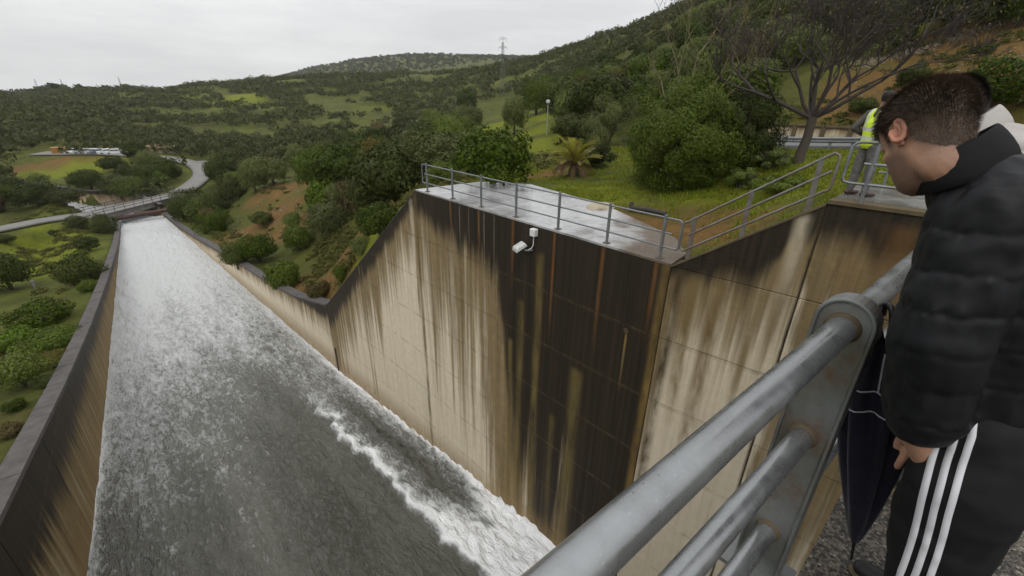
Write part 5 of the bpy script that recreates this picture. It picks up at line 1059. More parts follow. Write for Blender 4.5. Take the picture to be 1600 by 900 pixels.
def undergrowth():
    """low heath, weeds and herbs on the banks"""
    g = np.random.default_rng(16); S = []
    n = 4300; y = g.uniform(4, 108, n); s = g.gamma(1.6, 4.0, n) + np.where(g.uniform(size=n) < .5, 1.4, 1.4); side = g.uniform(size=n) < .30
    x = np.where(side, xl(y) - 1.2 - s, XR + .2 + s); z = ground(x, y); nz = vnoise(x / 4, y / 4, 95) * .6 + vnoise(x / 1.5, y / 1.5, 96) * .4
    k = (nz > .46) & ~((~side) & (y < 16)) & ~((side) & (y > 50) & (nz < .56)); 
    for L, w_ in roads:
        for q in L[::3]: k &= (x - q[0]) ** 2 + (y - q[1]) ** 2 > (w_ / 2 + 1.2) ** 2
    k &= ~inpoly(x, y, basin_poly)
    pr = np.array(pix(np.stack([x, y, z], 1))); so = inpoly(pr[0], pr[1], [(345, 365), (365, 318), (440, 262), (482, 268), (470, 320), (440, 380), (380, 400)]); k &= ~(so & (g.uniform(size=n) < .85))
    for a, b, c, q in zip(x[k], y[k], z[k], g.uniform(.25, .75, k.sum())): S.append((a, b, c - .1, q, 0))
    for _ in range(330):
        h = ghit(g.uniform(1190, 1640), g.uniform(15, 205), 33, 90, 40)
        if h is not None and vnoise(np.array([h[0] / 3]), np.array([h[1] / 3]), 77)[0] > .42: S.append((h[0], h[1], h[2] - .1, g.uniform(.18, .6), 0))
    PP, NN = [], []; q, d = crown_pts(g, 170, 9, (0, 0, .3), (1, 1, .62), low=-.3)
    for i, (a, b, c, r, _) in enumerate(S): an = i * 2.4; ca, sa = math.cos(an), math.sin(an); PP.append(np.stack([(q[:, 0] * ca - q[:, 1] * sa) * r + a, (q[:, 0] * sa + q[:, 1] * ca) * r + b, q[:, 2] * r + c], 1)); NN.append(d)
    V, Fc = leaf_quads(np.concatenate(PP), np.concatenate(NN), .16, .09, g); return npmesh('undergrowth', V, Fc, M['heath'])
M['heath'] = mat_leaf('heath_leaves', (.045, .055, .014), (.12, .125, .028), (.11, .085, .028))
tag(link('undergrowth', undergrowth()), 'low heath and weeds covering both banks of the chute', 'undergrowth', kind='stuff')

M['stone2'] = plain('grey_rubble', (.20, .165, .125), .9, scale=2, var=.35)
def stones():
    """broken stone spilling along the lip of the ochre cut and over the soil bank"""
    g = np.random.default_rng(33); V, Fc = [], []; base = np.array([(1, 0, 0), (-1, 0, 0), (0, 1, 0), (0, -1, 0), (0, 0, 1), (0, 0, -1), (.6, .6, .5), (-.6, .55, .4)]); tri = np.array([(0, 2, 6), (2, 4, 6), (4, 0, 6), (0, 4, 3), (3, 4, 1), (1, 4, 7), (4, 2, 7), (2, 1, 7), (2, 0, 5), (0, 3, 5), (3, 1, 5), (1, 2, 5)])
    L = [(1335, 103), (1400, 88), (1460, 70), (1520, 50), (1610, 22)]; n = 0
    for k in range(900):
        if k < 560: t = g.uniform(0, 3.999); i = int(t); f = t - i; px, py = L[i][0] * (1 - f) + L[i + 1][0] * f + g.normal() * 6, L[i][1] * (1 - f) + L[i + 1][1] * f + g.normal() * 4
        elif k < 700: px, py = g.uniform(1330, 1600), g.uniform(70, 180)
        else: px, py = g.uniform(360, 470), g.uniform(275, 385)
        h = ghit(px, py, 30, 130, 50)
        if h is None: continue
        r = g.uniform(.04, .13) * (1.3 if k >= 700 else 1); V.append(base * r * g.uniform(.6, 1.3, (8, 3)) + g.normal(size=(8, 3)) * r * .12 + h + np.array([0, 0, r * .2])); Fc.append(tri + n * 8); n += 1
    return npmesh('stones', np.concatenate(V), np.concatenate(Fc), M['stone2'])
tag(link('scattered_stones', stones()), 'broken pale stones along the ochre cut and soil bank', 'stones', kind='stuff')

# ================================================================ people
def capsule(mb, p, q, r0, r1, n=14, flat=None):
    p, q = Vector(p), Vector(q); d = (q - p); l = d.length; d = d / max(l, 1e-6); k = 5
    pts, rs = [], []
    for i in range(k): a = PI / 2 * (1 - i / k); pts.append(p - d * r0 * math.sin(a)); rs.append(max(r0 * math.cos(a), .001))
    for i in range(5): pts.append(p + d * l * i / 4); rs.append(r0 + (r1 - r0) * i / 4)
    for i in range(1, k + 1): a = PI / 2 * i / k; pts.append(q + d * r1 * math.sin(a)); rs.append(max(r1 * math.cos(a), .001))
    mb.tube(pts, rs, n)
def remeshed(name, mb, voxel, smooth=6, factor=.5, xf=None):
    me = mb.mesh(name); o = bpy.data.objects.new('tmp', me); COL.objects.link(o)
    m = o.modifiers.new('r', 'REMESH'); m.mode = 'VOXEL'; m.voxel_size = voxel; m.use_smooth_shade = True
    if smooth: s = o.modifiers.new('s', 'SMOOTH'); s.iterations = smooth; s.factor = factor
    dg = bpy.context.evaluated_depsgraph_get(); ev = o.evaluated_get(dg); out = bpy.data.meshes.new_from_object(ev); out.name = name
    bpy.data.objects.remove(o, do_unlink=True); bpy.data.meshes.remove(me); out.materials.clear()
    out.polygons.foreach_set('use_smooth', np.ones(len(out.polygons), bool)); return out
def coords(me): v = np.empty(len(me.vertices) * 3, np.float32); me.vertices.foreach_get('co', v); return v.reshape(-1, 3)
def normals(me): v = np.empty(len(me.vertices) * 3, np.float32); me.vertices.foreach_get('normal', v); return v.reshape(-1, 3)
def setco(me, v): me.vertices.foreach_set('co', v.astype(np.float32).ravel()); me.update()
HEADROWS = [(-.120, .062, .028, .018), (-.114, .078, .010, .034), (-.100, .087, -.012, .047), (-.080, .087, -.042, .057), (-.060, .088, -.062, .063), (-.040, .089, -.078, .066), (-.015, .087, -.090, .069), (.010, .083, -.098, .072), (.032, .088, -.102, .0745), (.055, .090, -.103, .0765), (.080, .083, -.099, .0745), (.100, .068, -.088, .066), (.115, .044, -.066, .050), (.124, .015, -.036, .027), (.127, -.006, -.014, .006)]
_hr = np.array(HEADROWS)
def head_surface(nz, na, e=0.0):
    zz = np.interp(np.linspace(0, 1, nz), np.linspace(0, 1, len(_hr)), _hr[:, 0]); V = []
    for z in zz:
        f, b, w_ = (np.interp(z, _hr[:, 0], _hr[:, i]) for i in (1, 2, 3)); m, h = (f + b) / 2, (f - b) / 2
        for k in range(na):
            a = 2 * PI * k / na; s, c = math.sin(a), math.cos(a); V.append((np.sign(s) * abs(s) ** .86 * (w_ + e), m + np.sign(c) * abs(c) ** .92 * (h + e), z + e * (1 if z > .09 else 0)))
    return np.array(V).reshape(nz, na, 3)
def is_hair(p):
    x, y, z = p; ax = abs(x)
    if z > .078: return True
    if y > .052: return z > .060 + .10 * max(0, .03 - ax) * 0
    if y > .012: return z > (-.002 if y < .030 else .030 + (y - .03) * 1.2)
    if y > -.030: return z > .036            # round the ear
    if y > -.055: return z > -.062 + max(0, (y + .055)) * 1.6
    return z > -.088
def make_head(seed, skin, hairm, xf, parts_parent, neck=None, hair_len=.017, nh=30000):
    """returns the skin mesh (head, ears, neck) and the hair mesh, in world space through xf"""
    G = head_surface(30, 40); nz, na, _ = G.shape; mb = MB(); V = G.reshape(-1, 3)
    mb.add(V, [(i * na + k, i * na + (k + 1) % na, (i + 1) * na + (k + 1) % na, (i + 1) * na + k) for i in range(nz - 1) for k in range(na)] + [tuple(reversed(range(na))), tuple(range((nz - 1) * na, nz * na))])
    # nose, brow, lips, cheek
    capsule(mb, (0, .086, .024), (0, .107, -.018), .0085, .0135); capsule(mb, (-.009, .096, -.022), (.009, .096, -.022), .010, .010); capsule(mb, (-.034, .084, .030), (.034, .084, .030), .008, .008); capsule(mb, (-.016, .088, -.050), (.016, .088, -.050), .006, .006); capsule(mb, (-.015, .087, -.061), (.015, .087, -.061), .0065, .0065)
    for s in (-1, 1): capsule(mb, (s * .045, .055, -.018), (s * .055, .02, -.02), .018, .014)
    if neck: 
        for a, b, r0, r1 in neck: capsule(mb, a, b, r0, r1)
    me = remeshed('skin', mb, .0042, 5)
    # ears
    eb = MB()
    for s in (-1, 1):
        ring = []
        for i in range(15): a = math.radians(-205 + 300 * i / 14); ring.append(Vector((s * (.079 + .010 * max(0, math.cos(a + 2.4))), -.016 - .0165 * math.cos(a) * (1.0 if math.sin(a) > -.3 else .75) - .004, .004 + .030 * math.sin(a))))
        ring.append(Vector((s * .072, -.004, -.030)))
        eb.tube(ring, [.0045] + [.0058] * 13 + [.0062, .0045], 8); inner = []
        for i in range(11): a = math.radians(-150 + 240 * i / 10); inner.append(Vector((s * .0795, -.015 - .010 * math.cos(a), .003 + .019 * math.sin(a))))
        eb.tube(inner, .0042, 7); capsule(eb, (s * .073, -.012, -.026), (s * .079, -.017, -.024), .007, .006, 8); capsule(eb, (s * .068, -.020, .020), (s * .074, -.024, -.012), .010, .009, 8); capsule(eb, (s * .072, .002, -.002), (s * .074, .000, -.008), .006, .005, 8)
    ear = remeshed('ear', eb, .0022, 3)
    bm = bmesh.new(); bm.from_mesh(me); bm.from_mesh(ear); me2 = bpy.data.meshes.new('body'); bm.to_mesh(me2); bm.free()
    me2.polygons.foreach_set('use_smooth', np.ones(len(me2.polygons), bool))
    c = coords(me2); n_ = (vnoise(c[:, 0] * 90, c[:, 2] * 90 + c[:, 1] * 40, 4) - .5)
    beard = sstep(-c[:, 2] + .25 * (c[:, 1] - .05) + n_ * .02, .012, .045) * sstep(c[:, 1], -.025, .01) * (np.abs(c[:, 0]) < .072); side = sstep(c[:, 2], -.14, -.07) * sstep(-c[:, 1], .01, .05) * .7 + sstep(c[:, 2], -.05, .0) * sstep(c[:, 1], .005, .02) * (1 - sstep(c[:, 1], .028, .04)) * (np.abs(c[:, 0]) > .05) * .9
    ea = (np.abs(c[:, 0]) > .0765) * 1.0
    for nm, val in (('stubble', np.clip(np.maximum(beard * .95, side), 0, 1)), ('ruddy', ea)): a = me2.attributes.new(nm, 'FLOAT', 'POINT'); a.data.foreach_set('value', np.asarray(val, np.float32))
    me2.transform(xf); me2.materials.append(skin)
    # hair: a close cap plus thousands of short strands
    H = head_surface(70, 90, .0035); nz, na, _ = H.shape; F = []
    for i in range(nz - 1):
        for k in range(na):
            q = [(i, k), (i, (k + 1) % na), (i + 1, (k + 1) % na), (i + 1, k)]
            if all(is_hair(H[a]) for a in q): F.append([a * na + b for a, b in q])
    F = np.array(F); V = H.reshape(-1, 3); used = np.unique(F); mp = -np.ones(len(V), int); mp[used] = np.arange(len(used)); cap = npmesh('hair', V[used], mp[F], None, True)
    g = np.random.default_rng(seed); fc = g.integers(0, len(F), nh); w4 = g.dirichlet((1, 1, 1, 1), nh); P = (V[F[fc]] * w4[:, :, None]).sum(1); N = unit(P - np.array([0, -.008, .02])); 
    T = unit(P - np.array([.01, -.062, .112])) + g.normal(size=(nh, 3)) * .28 + np.array([0, .12, 0]); T = unit(T - N * (T * N).sum(1, keepdims=True))
    low = np.clip((P[:, 2] + .07) / .10, .22, 1)[:, None]; L = hair_len * g.uniform(.6, 1.25, (nh, 1)) * low; S = unit(np.cross(N, T)) * .0006
    tip = P + N * L * .8 + T * L * .65; V3 = np.stack([P - S, P + S, tip], 1).reshape(-1, 3); st = npmesh('strands', V3, np.arange(nh * 3).reshape(-1, 3))
    bm = bmesh.new(); bm.from_mesh(cap); bm.from_mesh(st); hm = bpy.data.meshes.new('hair'); bm.to_mesh(hm); bm.free(); hm.transform(xf); hm.materials.append(hairm); return me2, hm
def mat_skin(name, col, hair):
    t = NT(name); st = t.n('ShaderNodeAttribute', attribute_name='stubble').outputs['Fac']; rd = t.n('ShaderNodeAttribute', attribute_name='ruddy').outputs['Fac']; n = t.noise(60, 4, .6); f = t.noise(900, 2, .6)
    c = t.mix(t.ramp(n, [(.3, 0), (.7, 1)]), tuple(x * .86 for x in col), col); c = t.mix(t.math('MULTIPLY', rd, .45), c, (col[0] * 1.05, col[1] * .62, col[2] * .55)); c = t.mix(t.math('MULTIPLY', st, t.ramp(f, [(.35, .95), (.65, .55)])), c, hair)
    t.set(Base_Color=c, Roughness=.5, Specular_IOR_Level=.35, Subsurface_Weight=.12, Subsurface_Radius=(.012, .004, .002), Subsurface_Scale=.5); t.bump(t.math('ADD', n, t.math('ADD', f, t.noise(260, 3, .6))), .35, .002); return t.m
def mat_hair(name, a, b):
    t = NT(name); r = t.n('ShaderNodeNewGeometry').outputs['Random Per Island']; n = t.noise(45, 3, .6); c = t.mix(r, a, b); c = t.mix(t.ramp(n, [(.35, .5), (.6, 0)]), c, tuple(x * .5 for x in a)); t.set(Base_Color=c, Roughness=.5, Specular_IOR_Level=.35); return t.m
def mat_cloth(name, col, rough=.75, spec=.25, scale=700, var=.3, sheen=0):
    t = NT(name); n = t.noise(22, 5, .6); f = t.noise(scale, 2, .6); c = t.mix(t.ramp(n, [(.3, 0), (.7, 1)]), tuple(x * (1 - var) for x in col), tuple(x * (1 + var) for x in col)); t.set(Base_Color=c, Roughness=rough, Specular_IOR_Level=spec, Sheen_Weight=sheen); t.bump(t.math('ADD', t.math('MULTIPLY', f, .4), n), .18, .004); return t.m
M['skin1'] = mat_skin('skin', (.42, .235, .155), (.055, .038, .028)); M['skin2'] = mat_skin('skin_dark', (.32, .17, .11), (.04, .03, .024))
M['hair1'] = mat_hair('brown_hair', (.070, .047, .033), (.17, .12, .086)); M['hair2'] = mat_hair('dark_hair', (.014, .010, .008), (.04, .028, .02))
M['puffer'] = mat_cloth('black_puffer', (.0055, .006, .0072), .52, .22, 500, .25); M['track'] = mat_cloth('black_track', (.009, .009, .010), .7, .2, 900, .2); M['stripe'] = mat_cloth('white_stripe', (.62, .62, .66), .6, .3, 900, .05)
M['grey_j'] = mat_cloth('light_jacket', (.36, .34, .32), .7, .25, 700, .1); M['navy'] = mat_cloth('navy_trouser', (.02, .022, .035), .8, .2); M['collar'] = mat_cloth('black_collar', (.009, .009, .010), .8, .15, 900, .2)
M['shoe'] = plain('dark_shoe', (.016, .014, .013), .55, scale=30); M['sole'] = plain('shoe_sole', (.16, .13, .07), .7, scale=30)
M['hivis'] = plain('hi_vis_yellow', (.55, .72, .03), .6, scale=9, var=.12); M['reflect'] = plain('reflective_tape', (.50, .51, .50), .35, scale=12); M['grey_t'] = mat_cloth('grey_trouser', (.13, .125, .115), .8, .2); M['dk_j'] = mat_cloth('grey_jacket', (.085, .08, .07), .8, .2); M['brown_sh'] = plain('brown_shoe', (.05, .026, .02), .5, scale=20)

def quilt(me, arm=None, pitch=.098, amp=.0034):
    """puffed channels between seams"""
    c = coords(me); n = normals(me); z = c[:, 2] + .16 * (c[:, 1] + .05) + .012 * np.sin(c[:, 0] * 9 + c[:, 2] * 5)
    ph = (z / pitch) % 1.0; dd = np.minimum(ph, 1 - ph) * pitch; s = (1 - np.exp(-(dd / .0085) ** 2)) * .62 + .38 * np.sin(PI * ph)
    wr = (vnoise(c[:, 0] * 22 + c[:, 1] * 18, c[:, 2] * 24, 7) - .5) * .011 + (vnoise(c[:, 1] * 48, c[:, 2] * 14 + c[:, 0] * 40, 8) - .5) * .006
    pk = np.exp(-(dd / .02) ** 2) * ((vnoise(c[:, 0] * 75 + c[:, 1] * 75, np.floor(z / pitch) * 7.3 + c[:, 2] * 4, 11) - .5) * .009)
    setco(me, c + n * (amp * (s - .55) + wr + pk)[:, None])
def leaning_man(off, label, jm, tm, hm, sm, collar, seed, stripes=True, full=True):
    o = Vector(off); t = thing('person', label, 'person', (1.62 + o.x, -.22 + o.y, 0)); T = lambda p: Vector(p) + o
    # head on a bowed neck
    xf = Matrix.Translation(T((1.475, .115, 1.633))) @ Matrix.Rotation(math.radians(-47), 4, 'Z') @ Matrix.Rotation(math.radians(-44), 4, 'X') @ Matrix.Rotation(math.radians(2), 4, 'Y') @ Matrix.Scale(.96, 4)
    iv = xf.inverted(); nb = iv @ T((1.545, -.03, 1.50))
    body, hair = make_head(seed, sm, hm, xf, t, neck=[((0, -.014, -.080), nb, .050, .066)])
    # left hand going into the pocket: palm, four fingers, thumb
    hb = MB(); w = T((1.388, -.085, .925)); pm_ = T((1.430, -.130, .850)); capsule(hb, w + Vector((0, .004, .05)), w, .030, .027); capsule(hb, w, pm_, .030, .036)
    for k, (dy, l) in enumerate(((.036, .075), (.012, .085), (-.012, .08), (-.034, .062))): b_ = pm_ + Vector((.006, dy, -.012)); m_ = b_ + Vector((.008, dy * .1, -l * .55)); capsule(hb, b_, m_, .0105, .0098, 8); capsule(hb, m_, m_ + Vector((.016, 0, -l * .5)), .0098, .0085, 8)
    th0 = w + Vector((.02, .010, -.022)); th1 = th0 + Vector((.03, .004, -.045)); capsule(hb, th0, th1, .0145, .012, 8); capsule(hb, th1, th1 + Vector((.016, .0, -.032)), .012, .010, 8)
    # right hand closed on the top rail
    rh = T((1.80, -.015, 1.05)); capsule(hb, T((1.85, -.07, 1.09)), rh, .030, .036)
    for a, b, r0, r1 in [((1.405, -.098, .93), (1.39, -.06, 1.19), .034, .045), ((1.39, -.06, 1.19), (1.46, -.05, 1.46), .045, .055), ((1.46, -.05, 1.46), (1.78, -.05, 1.46), .055, .055), ((1.78, -.05, 1.46), (1.89, -.11, 1.22), .05, .045), ((1.89, -.11, 1.22), (1.85, -.07, 1.09), .045, .034), ((1.6, -.06, 1.42), (1.545, -.03, 1.50), .10, .066)]: capsule(hb, T(a), T(b), r0, r1)
    for k in range(4): b_ = rh + Vector((-.02, .030, .036 - k * .023)); m_ = b_ + Vector((-.036, .018, -.004)); capsule(hb, b_, m_, .011, .010, 8); capsule(hb, m_, m_ + Vector((-.022, -.028, -.004)), .010, .009, 8)
    capsule(hb, rh + Vector((-.04, .0, -.01)), rh + Vector((-.055, .03, -.045)), .013, .011, 8)
    hands = remeshed('hands', hb, .0055, 3); hands.materials.append(sm)
    bm = bmesh.new(); bm.from_mesh(body); bm.from_mesh(hands); b2 = bpy.data.meshes.new('body'); bm.to_mesh(b2); bm.free(); b2.polygons.foreach_set('use_smooth', np.ones(len(b2.polygons), bool)); b2.materials.append(sm)
    link('body', b2, t); link('hair', hair, t)
    # jacket
    jb = MB(); 
    for a, b, r0, r1 in [((1.60, -.215, .88), (1.61, -.20, 1.05), .165, .160), ((1.53, -.19, .90), (1.54, -.15, 1.2), .125, .135), ((1.69, -.19, .90), (1.69, -.15, 1.2), .125, .135), ((1.61, -.185, 1.05), (1.61, -.14, 1.34), .160, .185), ((1.55, -.15, 1.2), (1.53, -.09, 1.42), .14, .14), ((1.69, -.15, 1.2), (1.71, -.09, 1.42), .14, .14), ((1.50, -.075, 1.465), (1.74, -.075, 1.465), .115, .115), ((1.57, -.08, 1.465), (1.54, .0, 1.535), .125, .092), ((1.50, -.10, 1.51), (1.485, .0, 1.545), .092, .08),
                         ((1.445, -.045, 1.485), (1.375, -.050, 1.19), .108, .094), ((1.375, -.050, 1.19), (1.388, -.085, .99), .094, .086), ((1.795, -.05, 1.48), (1.89, -.11, 1.22), .105, .09), ((1.89, -.11, 1.22), (1.85, -.07, 1.11), .085, .062)]: capsule(jb, T(a), T(b), r0, r1, 16)
    jk = remeshed('jacket', jb, .0082, 7); quilt(jk); jk.materials.append(jm); J = link('jacket', jk, t); J.modifiers.new('s', 'SUBSURF').render_levels = 1
    # cuffs, stand-up collar
    cb = MB(); capsule(cb, T((1.39, -.088, .975)), T((1.394, -.090, .950)), .070, .056, 16); cm = remeshed('cuff', cb, .006, 4); cm.materials.append(collar); link('cuff', cm, J)
    ax = Vector((0, .59, .807)); c0 = T((1.503, .054, 1.585)); u = Vector((0, -.807, .59)); v = Vector((1.08, 0, 0))
    cb = MB(); N = 26; prf = [(.104, -.05), (.102, .0), (.094, .034), (.089, .042), (.082, .036), (.086, 0), (.086, -.05)]; V = []
    for i in range(N):
        a = 2 * PI * i / N
        for r_, h_ in prf: V.append(c0 + (u * math.cos(a) + v * math.sin(a)) * r_ * (1 + .06 * math.sin(3 * a)) + ax * (h_ + .006 * math.sin(2 * a + 1)))
    k = len(prf); cb.add(V, [(i * k + j, ((i + 1) % N) * k + j, ((i + 1) % N) * k + (j + 1) % k, i * k + (j + 1) % k) for i in range(N) for j in range(k)], True); co = cb.build('collar', collar, J); co.modifiers.new('s', 'SUBSURF').render_levels = 1
    # trousers
    tb = MB()
    LEG = {-1: [(1.51, -.205, .93), (1.468, -.220, .80), (1.465, -.248, .50), (1.485, -.345, .09)], 1: [(1.72, -.21, .93), (1.735, -.24, .80), (1.75, -.29, .50), (1.79, -.34, .09)]}
    capsule(tb, T((1.54, -.215, .93)), T((1.68, -.215, .93)), .148, .148)
    for s, L in LEG.items():
        for (a, b), (r0, r1) in zip(zip(L[:-1], L[1:]), ((.138, .128), (.128, .108), (.108, .085))): capsule(tb, T(a), T(b), r0, r1)
    tr_ = remeshed('trousers', tb, .011, 6); c = coords(tr_); n = normals(tr_); setco(tr_, c + n * (((vnoise(c[:, 2] * 14 + c[:, 1] * 9, c[:, 0] * 9 + c[:, 1] * 13, 3) - .5) * .016 + (vnoise(c[:, 2] * 34, c[:, 1] * 22 + c[:, 0] * 20, 5) - .5) * .007)[:, None])); tr_.materials.append(tm); TR = link('trousers', tr_, t)
    if stripes:
        # three bands laid on the outer seam of the left leg
        from mathutils.bvhtree import BVHTree
        bv = BVHTree.FromPolygons([tuple(x) for x in coords(tr_)], [tuple(p.vertices) for p in tr_.polygons]); path = np.array([(-.128, 1.03), (-.145, .98), (-.152, .93), (-.158, .86), (-.168, .76), (-.180, .66), (-.190, .57), (-.199, .50), (-.214, .42), (-.24, .30), (-.275, .18), (-.305, .09)])
        for kk in (-1, 0, 1):
            mb = MB(); V = []; P_ = []
            for s in np.linspace(0, 1, 70):
                f = s * (len(path) - 1); i = min(int(f), len(path) - 2); q = path[i] * (1 - (f - i)) + path[i + 1] * (f - i)
                for e in (-1, 0, 1):
                    y_ = q[0] + kk * .0265 + e * .0072 - .012 + .006 * math.sin(s * 9); hit, nn, _, _ = bv.ray_cast(Vector((1.0 + o.x, y_ + o.y, q[1])), Vector((1, 0, 0)))
                    V.append((hit if hit else T((1.40, y_, q[1]))) + Vector((-.0022, 0, 0)))
            mb.add(V, [(i * 3 + j, i * 3 + j + 1, (i + 1) * 3 + j + 1, (i + 1) * 3 + j) for i in range(69) for j in range(2)], True); st_ = mb.build('stripe', M['stripe'], TR); so = st_.modifiers.new('s', 'SOLIDIFY'); so.thickness = .0015; so.offset = 0
    for s, L in LEG.items():
        a = T(L[-1]); mb = MB(); capsule(mb, a + Vector((0, -.05, -.045)), a + Vector((0, .10, -.045)), .048, .046); capsule(mb, a + Vector((0, .09, -.05)), a + Vector((.005, .185, -.052)), .044, .034); sh = remeshed('shoe', mb, .007, 4); c = coords(sh); c[:, 2] = np.maximum(c[:, 2], .016); setco(sh, c); sh.materials.append(M['shoe']); S_ = link('shoe', sh, t)
        mb = MB(); mb.prism([(a.x + x, a.y + y, .002) for x, y in [(-.045, -.09), (.045, -.09), (.05, .1), (.042, .19), (.0, .225), (-.038, .19), (-.05, .1)]], (0, 0, 0), (0, 0, .02)); mb.build('sole', M['sole'], S_)
    return t
leaning_man((0, 0, 0), 'man in black quilted jacket and striped track trousers leaning over the walkway railing', M['puffer'], M['track'], M['hair1'], M['skin1'], M['collar'], 5)
leaning_man((.93, .022, .035), 'person in light grey jacket half hidden behind the man in black', M['grey_j'], M['navy'], M['hair2'], M['skin1'], M['grey_j'], 6, stripes=False)

# ---- umbrella hanging against the railing
um = thing('umbrella', 'closed navy umbrella with silver trim standing between the post and the man in black', 'umbrella', (1.84, -.12, .0))
tp, hd = Vector((1.835, -.115, .012)), Vector((1.735, .045, 1.04)); ad = (hd - tp).normalized(); au = ad.cross(Vector((0, 0, 1))).normalized(); av = ad.cross(au); ul = (hd - tp).length
def mat_umb():
    t = NT('navy_umbrella'); n = t.noise(14, 4, .6); c = t.mix(n, (.006, .006, .012), (.020, .019, .042)); t.set(Base_Color=c, Roughness=.6, Specular_IOR_Level=.3, Sheen_Weight=.1); t.bump(n, .3, .01); return t.m
M['umb'] = mat_umb(); M['silver'] = plain('silver_trim', (.50, .50, .53), .45, scale=20, var=.1)
mb = MB(); V = []; NA, NS = 48, 26
for i in range(NS):
    s = i / (NS - 1); l = .10 + s * .86; r = .012 + .088 * (math.sin(min(1, s * 1.15) * PI * .5) ** .8) * (1 - .55 * max(0, s - .78) / .22)
    for k_ in range(NA):
        a = 2 * PI * k_ / NA; q = r * (1 + .22 * math.cos(8 * a + s * 2.2) * min(1, s * 2) + .10 * math.sin(3 * a + 1)); V.append(tp + ad * (l * ul + (.03 * math.cos(8 * a) if i == NS - 1 else 0)) + au * q * math.cos(a) + av * q * math.sin(a))
mb.add(V, [(i * NA + k_, i * NA + (k_ + 1) % NA, (i + 1) * NA + (k_ + 1) % NA, (i + 1) * NA + k_) for i in range(NS - 1) for k_ in range(NA)], True); cn = mb.build('canopy', M['umb'], um)
def skin_pt(i, k_, e=.002): p_ = V[i * NA + k_ % NA]; return p_ + (p_ - (tp + ad * ((p_ - tp).dot(ad)))).normalized() * e
for i0 in (NS - 5, NS - 7): mb = MB(); mb.tube([skin_pt(i0, k_) for k_ in range(0, NA + 1)], .0028, 5, cap=False); mb.build('trim', M['silver'], cn)
for k0 in (4, 20, 36): mb = MB(); mb.tube([skin_pt(i, k0) for i in range(NS - 5, NS)], .003, 5); mb.build('trim', M['silver'], cn)
mb = MB(); mb.tube([tp, tp + ad * .12 * ul], [.004, .0075], 8); mb.build('ferrule', M['shoe'], um)
mb = MB(); mb.tube([tp + ad * .9 * ul, hd + ad * .03] + [hd + ad * (.03 + .05 * math.sin(a)) + au * (.03 - .03 * math.cos(a)) for a in np.linspace(.3, PI, 7)], .009, 8); mb.build('handle', M['shoe'], um)

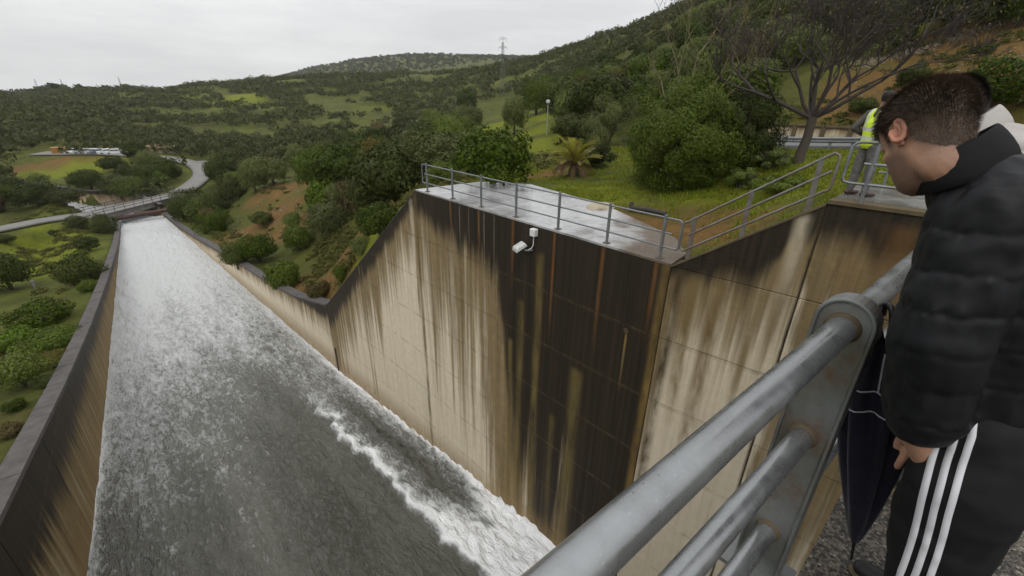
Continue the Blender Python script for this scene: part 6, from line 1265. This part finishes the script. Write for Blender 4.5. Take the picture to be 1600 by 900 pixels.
# ---- the worker in the yellow vest on the landing
def worker(P):
    t = thing('person', 'worker in yellow reflective vest and grey trousers standing on the landing', 'person', tuple(P)); P = Vector(P); fw = (vr * .8 + vb * .6).normalized(); sd_ = Vector((fw.y, -fw.x, 0))
    L = lambda f, s, z: P + fw * f + sd_ * s + Vector((0, 0, z))
    yaw = math.atan2(fw.y, fw.x) - PI / 2; xf = Matrix.Translation(L(.03, 0, 1.635)) @ Matrix.Rotation(yaw, 4, 'Z') @ Matrix.Rotation(math.radians(-6), 4, 'X') @ Matrix.Scale(.98, 4); iv = xf.inverted()
    body, hair = make_head(9, M['skin2'], M['hair2'], xf, t, neck=[((0, -.02, -.05), iv @ L(-.02, 0, 1.46), .055, .06)], nh=3000)
    hb = MB()
    for s in (-1, 1): capsule(hb, L(.06, s * .23, 1.02), L(.13, s * .18, .97), .032, .034); [capsule(hb, L(.13, s * .18 + (k - 1.5) * .018, .965), L(.18, s * .15 + (k - 1.5) * .016, .93), .010, .009, 8) for k in range(4)]; capsule(hb, L(.10, s * .16, .985), L(.14, s * .13, .99), .012, .010, 8)
    hands = remeshed('hands', hb, .007, 2); bm = bmesh.new(); bm.from_mesh(body); bm.from_mesh(hands); b2 = bpy.data.meshes.new('body'); bm.to_mesh(b2); bm.free(); b2.polygons.foreach_set('use_smooth', np.ones(len(b2.polygons), bool)); b2.materials.append(M['skin2']); link('body', b2, t); link('hair', hair, t)
    jb = MB(); capsule(jb, L(0, 0, .93), L(0, 0, 1.2), .15, .155); capsule(jb, L(-.01, -.08, 1.15), L(-.01, -.09, 1.34), .12, .11); capsule(jb, L(-.01, .08, 1.15), L(-.01, .09, 1.34), .12, .11); capsule(jb, L(-.02, -.14, 1.40), L(-.02, .14, 1.40), .075, .075); capsule(jb, L(-.02, 0, 1.38), L(-.01, 0, 1.49), .10, .065)
    for s in (-1, 1): capsule(jb, L(-.02, s * .20, 1.39), L(-.14, s * .31, 1.15), .072, .058); capsule(jb, L(-.14, s * .31, 1.15), L(.05, s * .24, 1.03), .058, .045)
    j = remeshed('jacket', jb, .014, 4); j.materials.append(M['dk_j']); J = link('jacket', j, t)
    vb_ = MB(); capsule(vb_, L(0, 0, .94), L(0, 0, 1.2), .172, .175); capsule(vb_, L(-.01, -.075, 1.15), L(-.01, -.085, 1.35), .135, .122); capsule(vb_, L(-.01, .075, 1.15), L(-.01, .085, 1.35), .135, .122); capsule(vb_, L(-.02, -.10, 1.41), L(-.02, .10, 1.41), .078, .078)
    v = remeshed('vest', vb_, .014, 4); c = coords(v); zlow = P.z + .83; c[:, 2] = np.maximum(c[:, 2], zlow); setco(v, c); v.materials.append(M['hivis']); v.materials.append(M['reflect'])
    for p in v.polygons:
        z = p.center[2] - P.z; s = (Vector(p.center) - P).dot(sd_)
        if .98 < z < 1.03 or 1.12 < z < 1.17 or (z > 1.17 and .075 < abs(s) < .125): p.material_index = 1
    link('vest', v, J)
    tb = MB(); capsule(tb, L(0, -.06, .9), L(0, .06, .9), .125, .125)
    for s, f in ((-1, -.02), (1, .08)): capsule(tb, L(0, s * .085, .88), L(f * .6, s * .10, .48), .10, .075); capsule(tb, L(f * .6, s * .10, .48), L(f, s * .115, .09), .078, .062)
    tr_ = remeshed('trousers', tb, .014, 4); c = coords(tr_); n = normals(tr_); setco(tr_, c + n * ((vnoise(c[:, 2] * 13, c[:, 0] * 12 + c[:, 1] * 12, 3) - .5) * .02)[:, None]); tr_.materials.append(M['grey_t']); link('trousers', tr_, t)
    for s, f in ((-1, -.02), (1, .08)):
        mb = MB(); capsule(mb, L(f - .04, s * .115, .05), L(f + .16, s * .13, .042), .048, .038); sh = remeshed('shoe', mb, .008, 3); c = coords(sh); c[:, 2] = np.maximum(c[:, 2], P.z + .004); setco(sh, c); sh.materials.append(M['brown_sh']); link('shoe', sh, t)
worker((10.17, 1.49, .078))

# ================================================================ damp air
def mat_haze():
    m = bpy.data.materials.new('haze'); m.use_nodes = True; t = m.node_tree; t.nodes.clear(); o = t.nodes.new('ShaderNodeOutputMaterial'); v = t.nodes.new('ShaderNodeVolumePrincipled')
    v.inputs['Color'].default_value = (.95, .965, .985, 1); v.inputs['Density'].default_value = .0001; v.inputs['Anisotropy'].default_value = .0; t.links.new(v.outputs[0], o.inputs['Volume']); return m
zlo, zhi = float(GV[:, 2].min()) - 1.5, float(GV[:, 2].max()) + 25
gx0, gx1, gy0, gy1 = GV[:, 0].min() - 5, GV[:, 0].max() + 5, GV[:, 1].min() - 5, GV[:, 1].max() + 5
mb = MB(); mb.box(((gx0 + gx1) / 2, (gy0 + gy1) / 2, (zlo + zhi) / 2), (gx1 - gx0, gy1 - gy0, zhi - zlo)); hz = mb.build('haze', mat_haze()); tag(hz, 'thin damp air greying the distant hills', 'haze', kind='stuff')
print('HAZE', zlo, zhi, gx0, gx1, gy0, gy1)
